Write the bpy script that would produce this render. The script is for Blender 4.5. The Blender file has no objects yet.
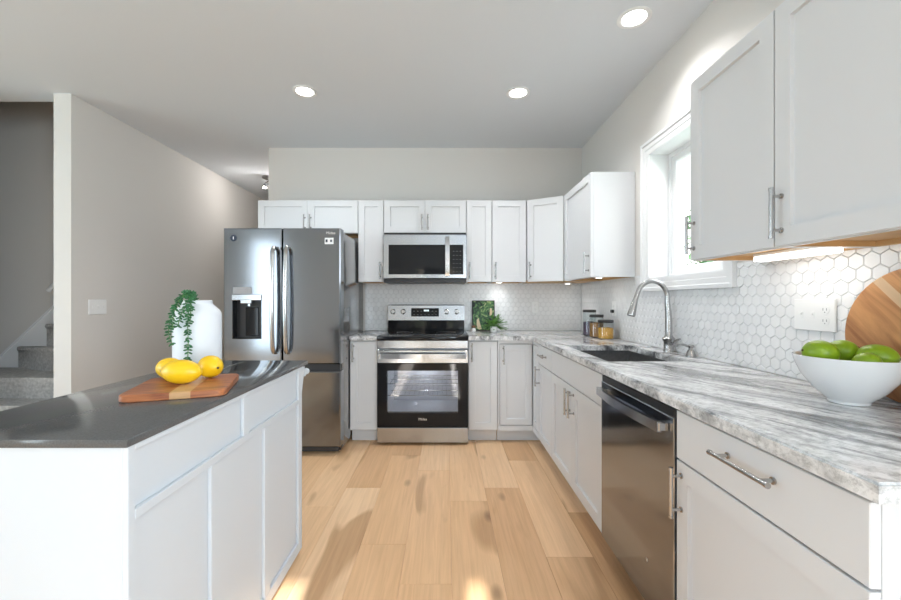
import bpy, bmesh, math, random
from mathutils import Vector, Matrix
random.seed(7)
R = math.radians
SC = bpy.context.scene
COL = SC.collection

# ------------------------------------------------------------------ camera
cam_d = bpy.data.cameras.new('camera')
cam_d.lens = 16.0
cam_d.sensor_width = 36.0
cam_d.shift_x = 0.005
cam_d.clip_start = 0.02
cam = bpy.data.objects.new('camera', cam_d)
cam.location = (0, 0, 1.22)
cam.rotation_euler = (R(90), 0, 0)
COL.objects.link(cam)
SC.camera = cam

# ------------------------------------------------------------------ view / world / sun / daylight
SC.view_settings.view_transform = 'Standard'
SC.view_settings.look = 'None'
SC.view_settings.gamma = 1.0
SC.view_settings.use_curve_mapping = False
SC.view_settings.exposure = 0.25

world = bpy.data.worlds.new('sky')
SC.world = world
world.use_nodes = True
wn = world.node_tree
wn.nodes.clear()
w_out = wn.nodes.new('ShaderNodeOutputWorld')
w_bg = wn.nodes.new('ShaderNodeBackground')
w_sky = wn.nodes.new('ShaderNodeTexSky')
w_sky.sky_type = 'HOSEK_WILKIE'
w_sky.turbidity = 9.0
w_sky.sun_direction = (0.0, -0.92, 0.39)
w_bg.inputs['Strength'].default_value = 9.0
w_mix = wn.nodes.new('ShaderNodeMix')          # a hazy, mostly white sky
w_mix.data_type = 'RGBA'
w_mix.inputs[0].default_value = .65
w_mix.inputs[7].default_value = (.30, .30, .30, 1)
wn.links.new(w_sky.outputs[0], w_mix.inputs[6])
wn.links.new(w_mix.outputs[2], w_bg.inputs['Color'])
wn.links.new(w_bg.outputs[0], w_out.inputs['Surface'])

def lamp(kind, name, loc, rot, energy, color=(1, 1, 1), **kw):
    d = bpy.data.lights.new(name, kind)
    d.energy = energy
    d.color = color
    for k, v in kw.items():
        setattr(d, k, v)
    o = bpy.data.objects.new(name, d)
    o.location = loc
    o.rotation_euler = rot
    COL.objects.link(o)
    return o

SUN_EL = math.atan(0.42)
lamp('SUN', 'sun', (0, -6, 5), (R(90) - SUN_EL, 0, 0), 15.0, (1, .97, .93), angle=R(0.6))
# window daylight, plus fill lamps added at unseen windows rear right, left and right
DAY = (.74, .88, 1.0)
lamp('AREA', 'daylight_rear_left', (-4.125, -2.96, 1.33), (R(90), 0, 0), 24, DAY, shape='RECTANGLE', size=.60, size_y=2.5)
lamp('AREA', 'fill_rear', (.85, -2.96, 1.1), (R(90), 0, 0), 18, DAY, shape='RECTANGLE', size=.74, size_y=1.0)  # added fill for the fronts that face the camera
lamp('AREA', 'fill_left', (-5.96, .2, 1.35), (R(90), 0, R(-90)), 80, (.60, .82, 1.0), shape='RECTANGLE', size=3.0, size_y=1.9)  # added fill from the left for the right-hand cabinets
lamp('AREA', 'fill_right', (1.33, -1.45, 1.5), (R(90), 0, R(90)), 100, DAY, shape='RECTANGLE', size=1.3, size_y=1.25)  # added fill to brighten the left wall
lamp('AREA', 'daylight_sink_window', (1.60, 2.324, 1.78), (R(90), 0, R(90)), 4, DAY, shape='RECTANGLE', size=.66, size_y=.76)

# ------------------------------------------------------------------ materials
def new_mat(name):
    m = bpy.data.materials.new(name)
    m.use_nodes = True
    nt = m.node_tree
    return m, nt, nt.nodes['Principled BSDF']

def mat(name, col, rough=.5, metal=0.0, spec=None, bump=0, bscale=200, var=0, vscale=3, coat=0, emit=None, es=0, trans=0, ior=None, sub=0):
    m, nt, b = new_mat(name)
    b.inputs['Base Color'].default_value = (*col, 1)
    b.inputs['Roughness'].default_value = rough
    b.inputs['Metallic'].default_value = metal
    if spec is not None: b.inputs['Specular IOR Level'].default_value = spec
    if coat:
        b.inputs['Coat Weight'].default_value = coat
        b.inputs['Coat Roughness'].default_value = .05
    if emit:
        b.inputs['Emission Color'].default_value = (*emit, 1)
        b.inputs['Emission Strength'].default_value = es
    if trans: b.inputs['Transmission Weight'].default_value = trans
    if ior: b.inputs['IOR'].default_value = ior
    if sub:
        b.inputs['Subsurface Weight'].default_value = sub
        b.inputs['Subsurface Radius'].default_value = (.02, .02, .01)
    if bump or var:
        tc = nt.nodes.new('ShaderNodeTexCoord')
        n = nt.nodes.new('ShaderNodeTexNoise')
        nt.links.new(tc.outputs['Object'], n.inputs['Vector'])
        if bump:
            n.inputs['Scale'].default_value = bscale
            n.inputs['Detail'].default_value = 3
            bp = nt.nodes.new('ShaderNodeBump')
            bp.inputs['Strength'].default_value = bump
            bp.inputs['Distance'].default_value = .002
            nt.links.new(n.outputs['Fac'], bp.inputs['Height'])
            nt.links.new(bp.outputs['Normal'], b.inputs['Normal'])
        if var:
            n2 = nt.nodes.new('ShaderNodeTexNoise')
            n2.inputs['Scale'].default_value = vscale
            n2.inputs['Detail'].default_value = 4
            nt.links.new(tc.outputs['Object'], n2.inputs['Vector'])
            cr = nt.nodes.new('ShaderNodeValToRGB')
            cr.color_ramp.elements[0].position = .3
            cr.color_ramp.elements[1].position = .7
            cr.color_ramp.elements[0].color = (*[c * (1 - var) for c in col], 1)
            cr.color_ramp.elements[1].color = (*[min(1, c * (1 + var)) for c in col], 1)
            nt.links.new(n2.outputs['Fac'], cr.inputs['Fac'])
            nt.links.new(cr.outputs['Color'], b.inputs['Base Color'])
    return m

def brushed(name, col, rough, vertical=True, amt=.12):
    """brushed metal: fine streaks along one axis vary roughness and tilt the normal slightly"""
    m, nt, b = new_mat(name)
    b.inputs['Base Color'].default_value = (*col, 1)
    b.inputs['Metallic'].default_value = 1
    tc = nt.nodes.new('ShaderNodeTexCoord')
    mp = nt.nodes.new('ShaderNodeMapping')
    mp.inputs['Scale'].default_value = (900, 900, 5) if vertical else (5, 900, 900)
    nt.links.new(tc.outputs['Object'], mp.inputs['Vector'])
    n = nt.nodes.new('ShaderNodeTexNoise')
    n.inputs['Scale'].default_value = 1
    n.inputs['Detail'].default_value = 2
    nt.links.new(mp.outputs[0], n.inputs['Vector'])
    mr = nt.nodes.new('ShaderNodeMapRange')
    mr.inputs['To Min'].default_value = max(.03, rough - amt)
    mr.inputs['To Max'].default_value = rough + amt
    nt.links.new(n.outputs['Fac'], mr.inputs['Value'])
    nt.links.new(mr.outputs[0], b.inputs['Roughness'])
    bp = nt.nodes.new('ShaderNodeBump')
    bp.inputs['Strength'].default_value = .015
    bp.inputs['Distance'].default_value = .0005
    nt.links.new(n.outputs['Fac'], bp.inputs['Height'])
    nt.links.new(bp.outputs['Normal'], b.inputs['Normal'])
    return m

M = {}
M['wall'] = mat('wall_paint', (.70, .67, .635), .85, bump=.08, bscale=400)
M['ceiling'] = mat('ceiling_paint', (.70, .73, .765), .9, bump=.1, bscale=300)
M['trim'] = mat('white_trim_paint', (.82, .82, .82), .4)
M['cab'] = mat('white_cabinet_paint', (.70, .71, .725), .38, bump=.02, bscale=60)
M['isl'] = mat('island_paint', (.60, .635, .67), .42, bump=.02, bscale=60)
M['maple'] = mat('maple_ply', (.62, .38, .17), .5, var=.15, vscale=8)
M['dark'] = mat('dark_gap', (.02, .02, .02), .7)
M['steel'] = brushed('brushed_steel', (.46, .48, .505), .20, False, .06)
M['steel_v'] = brushed('brushed_steel_upright', (.60, .59, .58), .25, True)
M['fridge'] = brushed('dark_stainless', (.235, .246, .262), .12, True, .04)
M['fridge_side'] = mat('fridge_side_paint', (.34, .34, .34), .12, metal=.7)
M['dw'] = brushed('graphite_stainless', (.31, .33, .365), .12, True, .06)
M['nickel'] = mat('brushed_nickel', (.46, .455, .45), .26, metal=1)
M['chrome'] = mat('polished_steel', (.52, .52, .52), .16, metal=1)
M['blackglass'] = mat('black_glass', (.010, .0105, .012), .05, spec=.25)
M['blackplastic'] = mat('black_plastic', (.02, .02, .022), .4)
M['greyplastic'] = mat('grey_plastic', (.35, .35, .36), .35)
M['white_plastic'] = mat('white_plastic', (.85, .85, .84), .35)
M['ceramic'] = mat('white_ceramic', (.82, .82, .82), .18, coat=.4)
M['vase'] = mat('matte_white_ceramic', (.84, .86, .89), .45)
M['grout'] = mat('grey_grout', (.58, .58, .585), .9)
M['sinkmat'] = mat('charcoal_sink', (.07, .07, .072), .45, var=.2, vscale=60)
M['lemon'] = mat('lemon_skin', (.95, .58, .01), .36, bump=.25, bscale=110, var=.08, vscale=10, sub=.05)
M['lime'] = mat('lime_skin', (.235, .375, .015), .34, bump=.12, bscale=130, var=.25, vscale=14)
M['stemb'] = mat('brown_stem', (.10, .06, .03), .7)
M['leaf'] = mat('leaf_green', (.12, .28, .06), .5, var=.45, vscale=40)
M['succ'] = mat('succulent_green', (.035, .16, .055), .45, var=.35, vscale=50)
M['lamp_on'] = mat('lit_diffuser', (1, 1, 1), .5, emit=(1, .97, .93), es=14)
M['led_on'] = mat('lit_led_bar', (1, 1, 1), .5, emit=(1, .98, .95), es=4)
M['carpet'] = mat('grey_carpet', (.56, .55, .54), .95, bump=1, bscale=160, var=.22, vscale=45)
M['lentil'] = mat('yellow_lentils', (.72, .36, .05), .7, bump=1, bscale=90, var=.3, vscale=80)
M['nuts'] = mat('brown_nuts', (.42, .20, .06), .7, bump=1, bscale=70, var=.4, vscale=60)
M['berry'] = mat('dark_berries', (.11, .07, .11), .6, bump=1, bscale=70, var=.5, vscale=60)
M['jarlid'] = mat('dark_jar_lid', (.035, .033, .032), .5)
M['grass'] = mat('lawn_grass', (.12, .22, .05), .9, var=.3, vscale=2)
M['bark'] = mat('bark', (.12, .08, .05), .9, bump=1, bscale=30)
M['treeleaf'] = mat('tree_leaf', (.10, .26, .10), .6, var=.4, vscale=3)
M['doorwood'] = mat('door_paint', (.25, .26, .27), .5)
M['logo'] = mat('logo_silver', (.75, .75, .75), .3, metal=.8)
M['navy'] = mat('navy_badge', (.02, .03, .06), .35)
M['inkgrey'] = mat('panel_mark_grey', (.12, .12, .13), .5)
M['sticker'] = mat('white_sticker', (.8, .8, .8), .5)
M['display'] = mat('lit_digits', (.1, .1, .1), .4, emit=(.8, .95, 1), es=1.2)
M['oven_in'] = mat('oven_enamel', (.60, .62, .65), .35)
M['brown'] = mat('brown_glaze', (.16, .08, .04), .4)

def glass_mat(name, tint=(1, 1, 1), rough=0.0, refl=.08):
    """thin glass: mostly see-through with a fresnel reflection"""
    m = bpy.data.materials.new(name)
    m.use_nodes = True
    nt = m.node_tree
    nt.nodes.clear()
    o = nt.nodes.new('ShaderNodeOutputMaterial')
    mx = nt.nodes.new('ShaderNodeMixShader')
    tr = nt.nodes.new('ShaderNodeBsdfTransparent')
    gl = nt.nodes.new('ShaderNodeBsdfGlossy')
    fr = nt.nodes.new('ShaderNodeFresnel')
    fr.inputs['IOR'].default_value = 1.5
    ad = nt.nodes.new('ShaderNodeMath')
    ad.operation = 'ADD'
    ad.use_clamp = True
    ad.inputs[1].default_value = refl
    tr.inputs['Color'].default_value = (*tint, 1)
    gl.inputs['Roughness'].default_value = rough
    ge = nt.nodes.new('ShaderNodeNewGeometry')      # reflect on the near face of each sheet only
    inv = nt.nodes.new('ShaderNodeMath')
    inv.operation = 'SUBTRACT'
    inv.inputs[0].default_value = 1.0
    nt.links.new(ge.outputs['Backfacing'], inv.inputs[1])
    mu = nt.nodes.new('ShaderNodeMath')
    mu.operation = 'MULTIPLY'
    nt.links.new(fr.outputs[0], ad.inputs[0])
    nt.links.new(ad.outputs[0], mu.inputs[0])
    nt.links.new(inv.outputs[0], mu.inputs[1])
    nt.links.new(mu.outputs[0], mx.inputs[0])
    nt.links.new(tr.outputs[0], mx.inputs[1])
    nt.links.new(gl.outputs[0], mx.inputs[2])
    nt.links.new(mx.outputs[0], o.inputs[0])
    return m
M['glass'] = glass_mat('clear_glass')
M['jarglass'] = glass_mat('jar_glass', (.95, .97, .97), refl=.03)
M['ovenglass'] = glass_mat('oven_window_glass', (.78, .79, .82), refl=.03)

def mk(nt, typ, **kw):
    n = nt.nodes.new(typ)
    for k, v in kw.items():
        if k in n.inputs: n.inputs[k].default_value = v
        else: setattr(n, k, v)
    return n

def ramp(nt, stops):
    n = nt.nodes.new('ShaderNodeValToRGB')
    e = n.color_ramp.elements
    while len(e) < len(stops): e.new(.5)
    for i, (p, c) in enumerate(stops):
        e[i].position = p
        e[i].color = (*c, 1)
    return n

def mixc(nt, fac, a, b, mode='MIX'):
    n = nt.nodes.new('ShaderNodeMix')
    n.data_type = 'RGBA'
    n.blend_type = mode
    for i, v in ((0, fac), (6, a), (7, b)):
        if hasattr(v, 'is_linked'): nt.links.new(v, n.inputs[i])
        elif i == 0: n.inputs[0].default_value = v
        else: n.inputs[i].default_value = (*v, 1)
    return n.outputs[2]

def tile_mat():
    m, nt, b = new_mat('white_hex_tile')
    b.inputs['Roughness'].default_value = .16
    at = mk(nt, 'ShaderNodeAttribute', attribute_name='tint')
    cr = ramp(nt, [(0, (.81, .81, .81)), (1, (.85, .85, .85))])
    nt.links.new(at.outputs['Fac'], cr.inputs['Fac'])
    nt.links.new(cr.outputs[0], b.inputs['Base Color'])
    tc = mk(nt, 'ShaderNodeTexCoord')
    n = mk(nt, 'ShaderNodeTexNoise', Scale=45.0, Detail=2.0)
    nt.links.new(tc.outputs['Object'], n.inputs['Vector'])
    bp = mk(nt, 'ShaderNodeBump', Strength=.12, Distance=.004)
    nt.links.new(n.outputs['Fac'], bp.inputs['Height'])
    nt.links.new(bp.outputs['Normal'], b.inputs['Normal'])
    return m
M['tile'] = tile_mat()

def floor_mat():
    m, nt, b = new_mat('honey_oak_planks')
    at = mk(nt, 'ShaderNodeAttribute', attribute_name='plank')
    sep = mk(nt, 'ShaderNodeSeparateColor')
    nt.links.new(at.outputs['Color'], sep.inputs[0])
    tc = mk(nt, 'ShaderNodeTexCoord')
    off = mk(nt, 'ShaderNodeVectorMath', operation='SCALE')
    off.inputs['Scale'].default_value = 37.0
    nt.links.new(at.outputs['Color'], off.inputs[0])
    add = mk(nt, 'ShaderNodeVectorMath', operation='ADD')
    nt.links.new(tc.outputs['Object'], add.inputs[0])
    nt.links.new(off.outputs[0], add.inputs[1])
    # heartwood figure: large distorted islands stretched along the plank
    mp = mk(nt, 'ShaderNodeMapping')
    mp.inputs['Scale'].default_value = (4.2, .85, 1)
    nt.links.new(add.outputs[0], mp.inputs['Vector'])
    n1 = mk(nt, 'ShaderNodeTexNoise', Scale=1.0, Detail=2.5, Roughness=.45, Distortion=.6)
    nt.links.new(mp.outputs[0], n1.inputs['Vector'])
    heart = ramp(nt, [(.59, (0, 0, 0)), (.635, (1, 1, 1))])
    nt.links.new(n1.outputs['Fac'], heart.inputs['Fac'])
    # fine grain
    mp2 = mk(nt, 'ShaderNodeMapping')
    mp2.inputs['Scale'].default_value = (60, 2.2, 1)
    nt.links.new(add.outputs[0], mp2.inputs['Vector'])
    n2 = mk(nt, 'ShaderNodeTexNoise', Scale=1.0, Detail=4.0, Roughness=.6, Distortion=.8)
    nt.links.new(mp2.outputs[0], n2.inputs['Vector'])
    # soft broad variation
    mp3 = mk(nt, 'ShaderNodeMapping')
    mp3.inputs['Scale'].default_value = (9, 1.3, 1)
    nt.links.new(add.outputs[0], mp3.inputs['Vector'])
    n3 = mk(nt, 'ShaderNodeTexNoise', Scale=1.0, Detail=3.0)
    nt.links.new(mp3.outputs[0], n3.inputs['Vector'])
    # knots
    mp4 = mk(nt, 'ShaderNodeMapping')
    mp4.inputs['Scale'].default_value = (3.4, 1.5, 1)
    nt.links.new(add.outputs[0], mp4.inputs['Vector'])
    vo = mk(nt, 'ShaderNodeTexVoronoi', Scale=1.0, Randomness=1.0)
    nt.links.new(mp4.outputs[0], vo.inputs['Vector'])
    knot = ramp(nt, [(.0, (1, 1, 1)), (.045, (.7, .7, .7)), (.11, (0, 0, 0))])
    nt.links.new(vo.outputs['Distance'], knot.inputs['Fac'])
    base = ramp(nt, [(0, (.56, .305, .145)), (.5, (.79, .49, .265)), (1, (.87, .60, .37))])
    nt.links.new(sep.outputs[0], base.inputs['Fac'])
    c = mixc(nt, .35, base.outputs[0], mixc(nt, n3.outputs['Fac'], (.64, .385, .195), (.91, .63, .385)))
    hf = mk(nt, 'ShaderNodeMath', operation='MULTIPLY')
    hf.inputs[1].default_value = .72
    nt.links.new(heart.outputs[0], hf.inputs[0])
    c = mixc(nt, hf.outputs[0], c, (.46, .255, .12))
    g = ramp(nt, [(.35, (.90, .88, .86)), (.62, (1.02, 1.02, 1.02))])
    nt.links.new(n2.outputs['Fac'], g.inputs['Fac'])
    c = mixc(nt, 1.0, c, g.outputs[0], 'MULTIPLY')
    kf = mk(nt, 'ShaderNodeMath', operation='MULTIPLY')
    kf.inputs[1].default_value = .8
    nt.links.new(knot.outputs[0], kf.inputs[0])
    c = mixc(nt, kf.outputs[0], c, (.20, .105, .05))
    nt.links.new(c, b.inputs['Base Color'])
    b.inputs['Roughness'].default_value = .42
    bp = mk(nt, 'ShaderNodeBump', Strength=.08, Distance=.002)
    nt.links.new(n2.outputs['Fac'], bp.inputs['Height'])
    nt.links.new(bp.outputs['Normal'], b.inputs['Normal'])
    return m
M['floor'] = floor_mat()
M['floor_gap'] = mat('plank_gap', (.16, .09, .045), .8)

def granite():
    m, nt, b = new_mat('grey_white_streaked_granite')
    tc = mk(nt, 'ShaderNodeTexCoord')
    rt = mk(nt, 'ShaderNodeMapping')
    rt.inputs['Rotation'].default_value = (0, 0, R(-27))
    wn_ = mk(nt, 'ShaderNodeTexNoise', Scale=3.2, Detail=2.0)
    nt.links.new(tc.outputs['Object'], wn_.inputs['Vector'])
    ws = mk(nt, 'ShaderNodeVectorMath', operation='SCALE')
    ws.inputs['Scale'].default_value = .16
    nt.links.new(wn_.outputs['Color'], ws.inputs[0])
    wa = mk(nt, 'ShaderNodeVectorMath', operation='ADD')
    nt.links.new(tc.outputs['Object'], wa.inputs[0])
    nt.links.new(ws.outputs[0], wa.inputs[1])
    nt.links.new(wa.outputs[0], rt.inputs['Vector'])
    def streak(sx, sy, det, dist, seed):
        mp = mk(nt, 'ShaderNodeMapping')
        mp.inputs['Scale'].default_value = (sx, sy, sx * .7)
        mp.inputs['Location'].default_value = (seed, seed * 1.7, seed * .3)
        nt.links.new(rt.outputs[0], mp.inputs['Vector'])
        n = mk(nt, 'ShaderNodeTexNoise', Scale=1.0, Detail=det, Roughness=.62, Distortion=dist)
        nt.links.new(mp.outputs[0], n.inputs['Vector'])
        return n.outputs['Fac']
    a = streak(13, 1.3, 7, 1.0, 0)
    bb = streak(42, 4.5, 6, .8, 4.3)
    c3 = streak(4.5, .8, 4, 1.2, 9.1)
    r1 = ramp(nt, [(.32, (.07, .07, .075)), (.42, (.24, .24, .245)), (.50, (.55, .55, .55)), (.58, (.82, .82, .82)), (.8, (.90, .90, .90))])
    nt.links.new(a, r1.inputs['Fac'])
    r2 = ramp(nt, [(.33, (.16, .16, .165)), (.44, (.62, .62, .62)), (.52, (1, 1, 1))])
    nt.links.new(bb, r2.inputs['Fac'])
    c = mixc(nt, .75, r1.outputs[0], r2.outputs[0], 'MULTIPLY')
    r3 = ramp(nt, [(.44, (0, 0, 0)), (.58, (1, 1, 1))])
    nt.links.new(c3, r3.inputs['Fac'])
    f = mk(nt, 'ShaderNodeMath', operation='MULTIPLY')
    f.inputs[1].default_value = .62
    nt.links.new(r3.outputs[0], f.inputs[0])
    c = mixc(nt, f.outputs[0], c, (.88, .88, .88))
    # crystalline blotches, seen on the broken edge too
    n5 = mk(nt, 'ShaderNodeTexNoise', Scale=55.0, Detail=5.0, Roughness=.75)
    nt.links.new(tc.outputs['Object'], n5.inputs['Vector'])
    r5 = ramp(nt, [(.36, (.42, .42, .42)), (.54, (1, 1, 1))])
    nt.links.new(n5.outputs['Fac'], r5.inputs['Fac'])
    c = mixc(nt, .7, c, r5.outputs[0], 'MULTIPLY')
    nt.links.new(c, b.inputs['Base Color'])
    b.inputs['Roughness'].default_value = .14
    return m
M['granite'] = granite()

def dark_stone():
    m, nt, b = new_mat('dark_grey_quartz')
    tc = mk(nt, 'ShaderNodeTexCoord')
    n = mk(nt, 'ShaderNodeTexNoise', Scale=260.0, Detail=2.0)
    nt.links.new(tc.outputs['Object'], n.inputs['Vector'])
    r1 = ramp(nt, [(.3, (.085, .084, .083)), (.7, (.115, .114, .113))])
    nt.links.new(n.outputs['Fac'], r1.inputs['Fac'])
    nt.links.new(r1.outputs[0], b.inputs['Base Color'])
    b.inputs['Roughness'].default_value = .10
    return m
M['quartz'] = dark_stone()

def wood(name, light, dark, scale=(30, 3, 30), band=None, rough=.4, rot=(0, 0, 0), heart=.5):
    m, nt, b = new_mat(name)
    tc = mk(nt, 'ShaderNodeTexCoord')
    mp = mk(nt, 'ShaderNodeMapping')
    mp.inputs['Scale'].default_value = scale
    mr = mk(nt, 'ShaderNodeMapping')
    mr.inputs['Rotation'].default_value = rot
    nt.links.new(tc.outputs['Object'], mr.inputs['Vector'])
    nt.links.new(mr.outputs[0], mp.inputs['Vector'])
    n = mk(nt, 'ShaderNodeTexNoise', Scale=1.0, Detail=5.0, Roughness=.6, Distortion=.9)
    nt.links.new(mp.outputs[0], n.inputs['Vector'])
    r1 = ramp(nt, [(.32, dark), (.66, light)])
    nt.links.new(n.outputs['Fac'], r1.inputs['Fac'])
    c = r1.outputs[0]
    if band:          # pale sapwood strip glued in: (axis, rotation, centre, half width, colour)
        ang, cen, hw, bc, axis = band
        mp2 = mk(nt, 'ShaderNodeMapping')
        mp2.inputs['Rotation'].default_value = ang
        nt.links.new(tc.outputs['Object'], mp2.inputs['Vector'])
        sx = mk(nt, 'ShaderNodeSeparateXYZ')
        nt.links.new(mp2.outputs[0], sx.inputs[0])
        s = mk(nt, 'ShaderNodeMath', operation='SUBTRACT')
        s.inputs[1].default_value = cen
        nt.links.new(sx.outputs[axis], s.inputs[0])
        ab = mk(nt, 'ShaderNodeMath', operation='ABSOLUTE')
        nt.links.new(s.outputs[0], ab.inputs[0])
        lt = mk(nt, 'ShaderNodeMath', operation='LESS_THAN')
        lt.inputs[1].default_value = hw
        nt.links.new(ab.outputs[0], lt.inputs[0])
        r2 = ramp(nt, [(.3, tuple(x * .8 for x in bc)), (.7, bc)])
        nt.links.new(n.outputs['Fac'], r2.inputs['Fac'])
        c = mixc(nt, lt.outputs[0], c, r2.outputs[0])
    nt.links.new(c, b.inputs['Base Color'])
    b.inputs['Roughness'].default_value = rough
    return m
M['boardwood'] = wood('reddish_board_wood', (.52, .19, .07), (.20, .055, .028), (7, 40, 30), ((0, 0, 0), .02, .028, (.62, .36, .17), 0))
M['roundwood'] = wood('acacia_round_wood', (.62, .31, .13), (.27, .10, .04), (20, 17, 2.2), ((R(45), 0, 0), -.187, .014, (.72, .50, .31), 1), .45, (R(45), 0, 0))

def print_mat():
    m, nt, b = new_mat('green_foliage_print')
    tc = mk(nt, 'ShaderNodeTexCoord')
    n = mk(nt, 'ShaderNodeTexNoise', Scale=15.0, Detail=5.0, Distortion=2.0)
    nt.links.new(tc.outputs['Object'], n.inputs['Vector'])
    r1 = ramp(nt, [(.36, (.008, .02, .012)), (.47, (.03, .12, .04)), (.56, (.13, .28, .08)), (.66, (.50, .52, .28))])
    nt.links.new(n.outputs['Fac'], r1.inputs['Fac'])
    nt.links.new(r1.outputs[0], b.inputs['Base Color'])
    b.inputs['Roughness'].default_value = .4
    return m
M['print'] = print_mat()
M['cream'] = mat('cream_ink', (.75, .62, .42), .5)

# ------------------------------------------------------------------ mesh builder
class MB:
    def __init__(self):
        self.bm = bmesh.new()
    def face(self, vs):
        try: return self.bm.faces.new(vs)
        except ValueError: return None
    def box(self, x0, x1, y0, y1, z0, z1, bev=0.0, seg=1):
        if x1 < x0: x0, x1 = x1, x0
        if y1 < y0: y0, y1 = y1, y0
        if z1 < z0: z0, z1 = z1, z0
        v = [self.bm.verts.new(p) for p in ((x0, y0, z0), (x1, y0, z0), (x1, y1, z0), (x0, y1, z0), (x0, y0, z1), (x1, y0, z1), (x1, y1, z1), (x0, y1, z1))]
        fs = [self.face([v[i] for i in q]) for q in ((3, 2, 1, 0), (4, 5, 6, 7), (0, 1, 5, 4), (1, 2, 6, 5), (2, 3, 7, 6), (3, 0, 4, 7))]
        if bev:
            es = list({e for f in fs for e in f.edges})
            bmesh.ops.bevel(self.bm, geom=es, offset=bev, segments=seg, affect='EDGES', profile=.5)
        return self
    def loops(self, loops, cap0=True, cap1=True, closed=True):
        """bridge a list of equal-length point loops"""
        vl = [[self.bm.verts.new(p) for p in L] for L in loops]
        n = len(vl[0])
        for a, b in zip(vl, vl[1:]):
            for i in range(n if closed else n - 1):
                j = (i + 1) % n
                self.face([a[i], a[j], b[j], b[i]])
        if cap0: self.face(list(reversed(vl[0])))
        if cap1: self.face(vl[-1])
        return self
    def tube(self, pts, r, seg=12, caps=True, flat=None):
        pts = [Vector(p) for p in pts]
        n = len(pts)
        rs = r if isinstance(r, (list, tuple)) else [r] * n
        tans = [(pts[min(i + 1, n - 1)] - pts[max(i - 1, 0)]).normalized() for i in range(n)]
        up = Vector((0, 0, 1)) if abs(tans[0].z) < .9 else Vector((1, 0, 0))
        nrm = (up - tans[0] * up.dot(tans[0])).normalized()
        L = []
        for i in range(n):
            t = tans[i]
            nrm = (nrm - t * nrm.dot(t)).normalized()
            bi = t.cross(nrm)
            fx, fy = flat if flat else (1, 1)
            L.append([pts[i] + (nrm * math.cos(k * 2 * math.pi / seg) * fx + bi * math.sin(k * 2 * math.pi / seg) * fy) * rs[i] for k in range(seg)])
        return self.loops(L, caps, caps)
    def cyl(self, p0, p1, r, seg=20, r2=None):
        return self.tube([p0, p1], [r, r if r2 is None else r2], seg)
    def lathe(self, prof, c=(0, 0, 0), seg=32, axis='z', cap0=False, cap1=False):
        L = []
        for r, h in prof:
            ring = []
            for k in range(seg):
                a = 2 * math.pi * k / seg
                x, y = r * math.cos(a), r * math.sin(a)
                if axis == 'z': p = (c[0] + x, c[1] + y, c[2] + h)
                elif axis == 'y': p = (c[0] + x, c[1] + h, c[2] + y)
                else: p = (c[0] + h, c[1] + x, c[2] + y)
                ring.append(p)
            L.append(ring)
        return self.loops(L, cap0, cap1)
    def prism(self, poly, z0, z1):
        return self.loops([[(x, y, z0) for x, y in poly], [(x, y, z1) for x, y in poly]])
    def blob(self, rx, ry, rz, c=(0, 0, 0), rot=None, seg=24, rings=14, fn=None):
        L = []
        for i in range(rings + 1):
            t = math.pi * i / rings
            t = min(max(t, .02), math.pi - .02)
            ring = []
            for k in range(seg):
                a = 2 * math.pi * k / seg
                p = Vector((math.sin(t) * math.cos(a), math.sin(t) * math.sin(a), math.cos(t)))
                if fn: p = fn(p)
                p = Vector((p.x * rx, p.y * ry, p.z * rz))
                if rot: p = rot @ p
                ring.append(p + Vector(c))
            L.append(ring)
        return self.loops(L)
    def framed(self, x0, x1, z0, z1, y0, th, op=None, depth=.008, cap=True, bev=.0015, slope=.0, back=True):
        """slab whose front faces -y at y0, with an optional recessed (or open) rectangle op=(x0,x1,z0,z1)"""
        def rect(a, b, c, d, y): return [(a, y, c), (b, y, c), (b, y, d), (a, y, d)]
        L = [rect(x0, x1, z0, z1, y0 + th), rect(x0, x1, z0, z1, y0 + bev), rect(x0 + bev, x1 - bev, z0 + bev, z1 - bev, y0)]
        if op:
            a, b, c, d = op
            L.append(rect(a, b, c, d, y0))
            L.append(rect(a + slope, b - slope, c + slope, d - slope, y0 + depth))
        return self.loops(L, back, cap)
    def shift(self, v):
        bmesh.ops.translate(self.bm, verts=self.bm.verts[:], vec=Vector(v))
        return self
    def xform(self, m):
        bmesh.ops.transform(self.bm, matrix=m, verts=self.bm.verts[:])
        return self
    def build(self, name, material, parent=None, loc=None, rot=None, W=False, angle=35, smooth=True):
        if W and parent is not None:
            o = parent
            while o.parent: o = o.parent
            self.shift(-o.location)
        bmesh.ops.recalc_face_normals(self.bm, faces=self.bm.faces[:])
        me = bpy.data.meshes.new(name)
        self.bm.to_mesh(me)
        self.bm.free()
        if smooth:
            me.polygons.foreach_set('use_smooth', [True] * len(me.polygons))
            me.set_sharp_from_angle(angle=R(angle))
        me.materials.append(material)
        ob = bpy.data.objects.new(name, me)
        COL.objects.link(ob)
        if parent is not None: ob.parent = parent
        if loc: ob.location = loc
        if rot: ob.rotation_euler = rot
        return ob

def tag(o, label=None, cat=None, group=None, kind=None):
    if label: o['label'] = label
    if cat: o['category'] = cat
    if group: o['group'] = group
    if kind: o['kind'] = kind
    return o

def thing(name, label, cat, loc=(0, 0, 0), rz=0.0, group=None):
    o = bpy.data.objects.new(name, None)
    o.empty_display_size = .05
    COL.objects.link(o)
    o.location = loc
    o.rotation_euler = (0, 0, rz)
    return tag(o, label, cat, group)

def structure(name, mb, material, parent=None, **kw):
    o = mb.build(name, material, parent, **kw)
    if parent is None: o['kind'] = 'structure'
    return o

def sroot(name, loc=(0, 0, 0)):
    o = bpy.data.objects.new(name, None)
    COL.objects.link(o)
    o.location = loc
    o['kind'] = 'structure'
    return o

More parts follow.
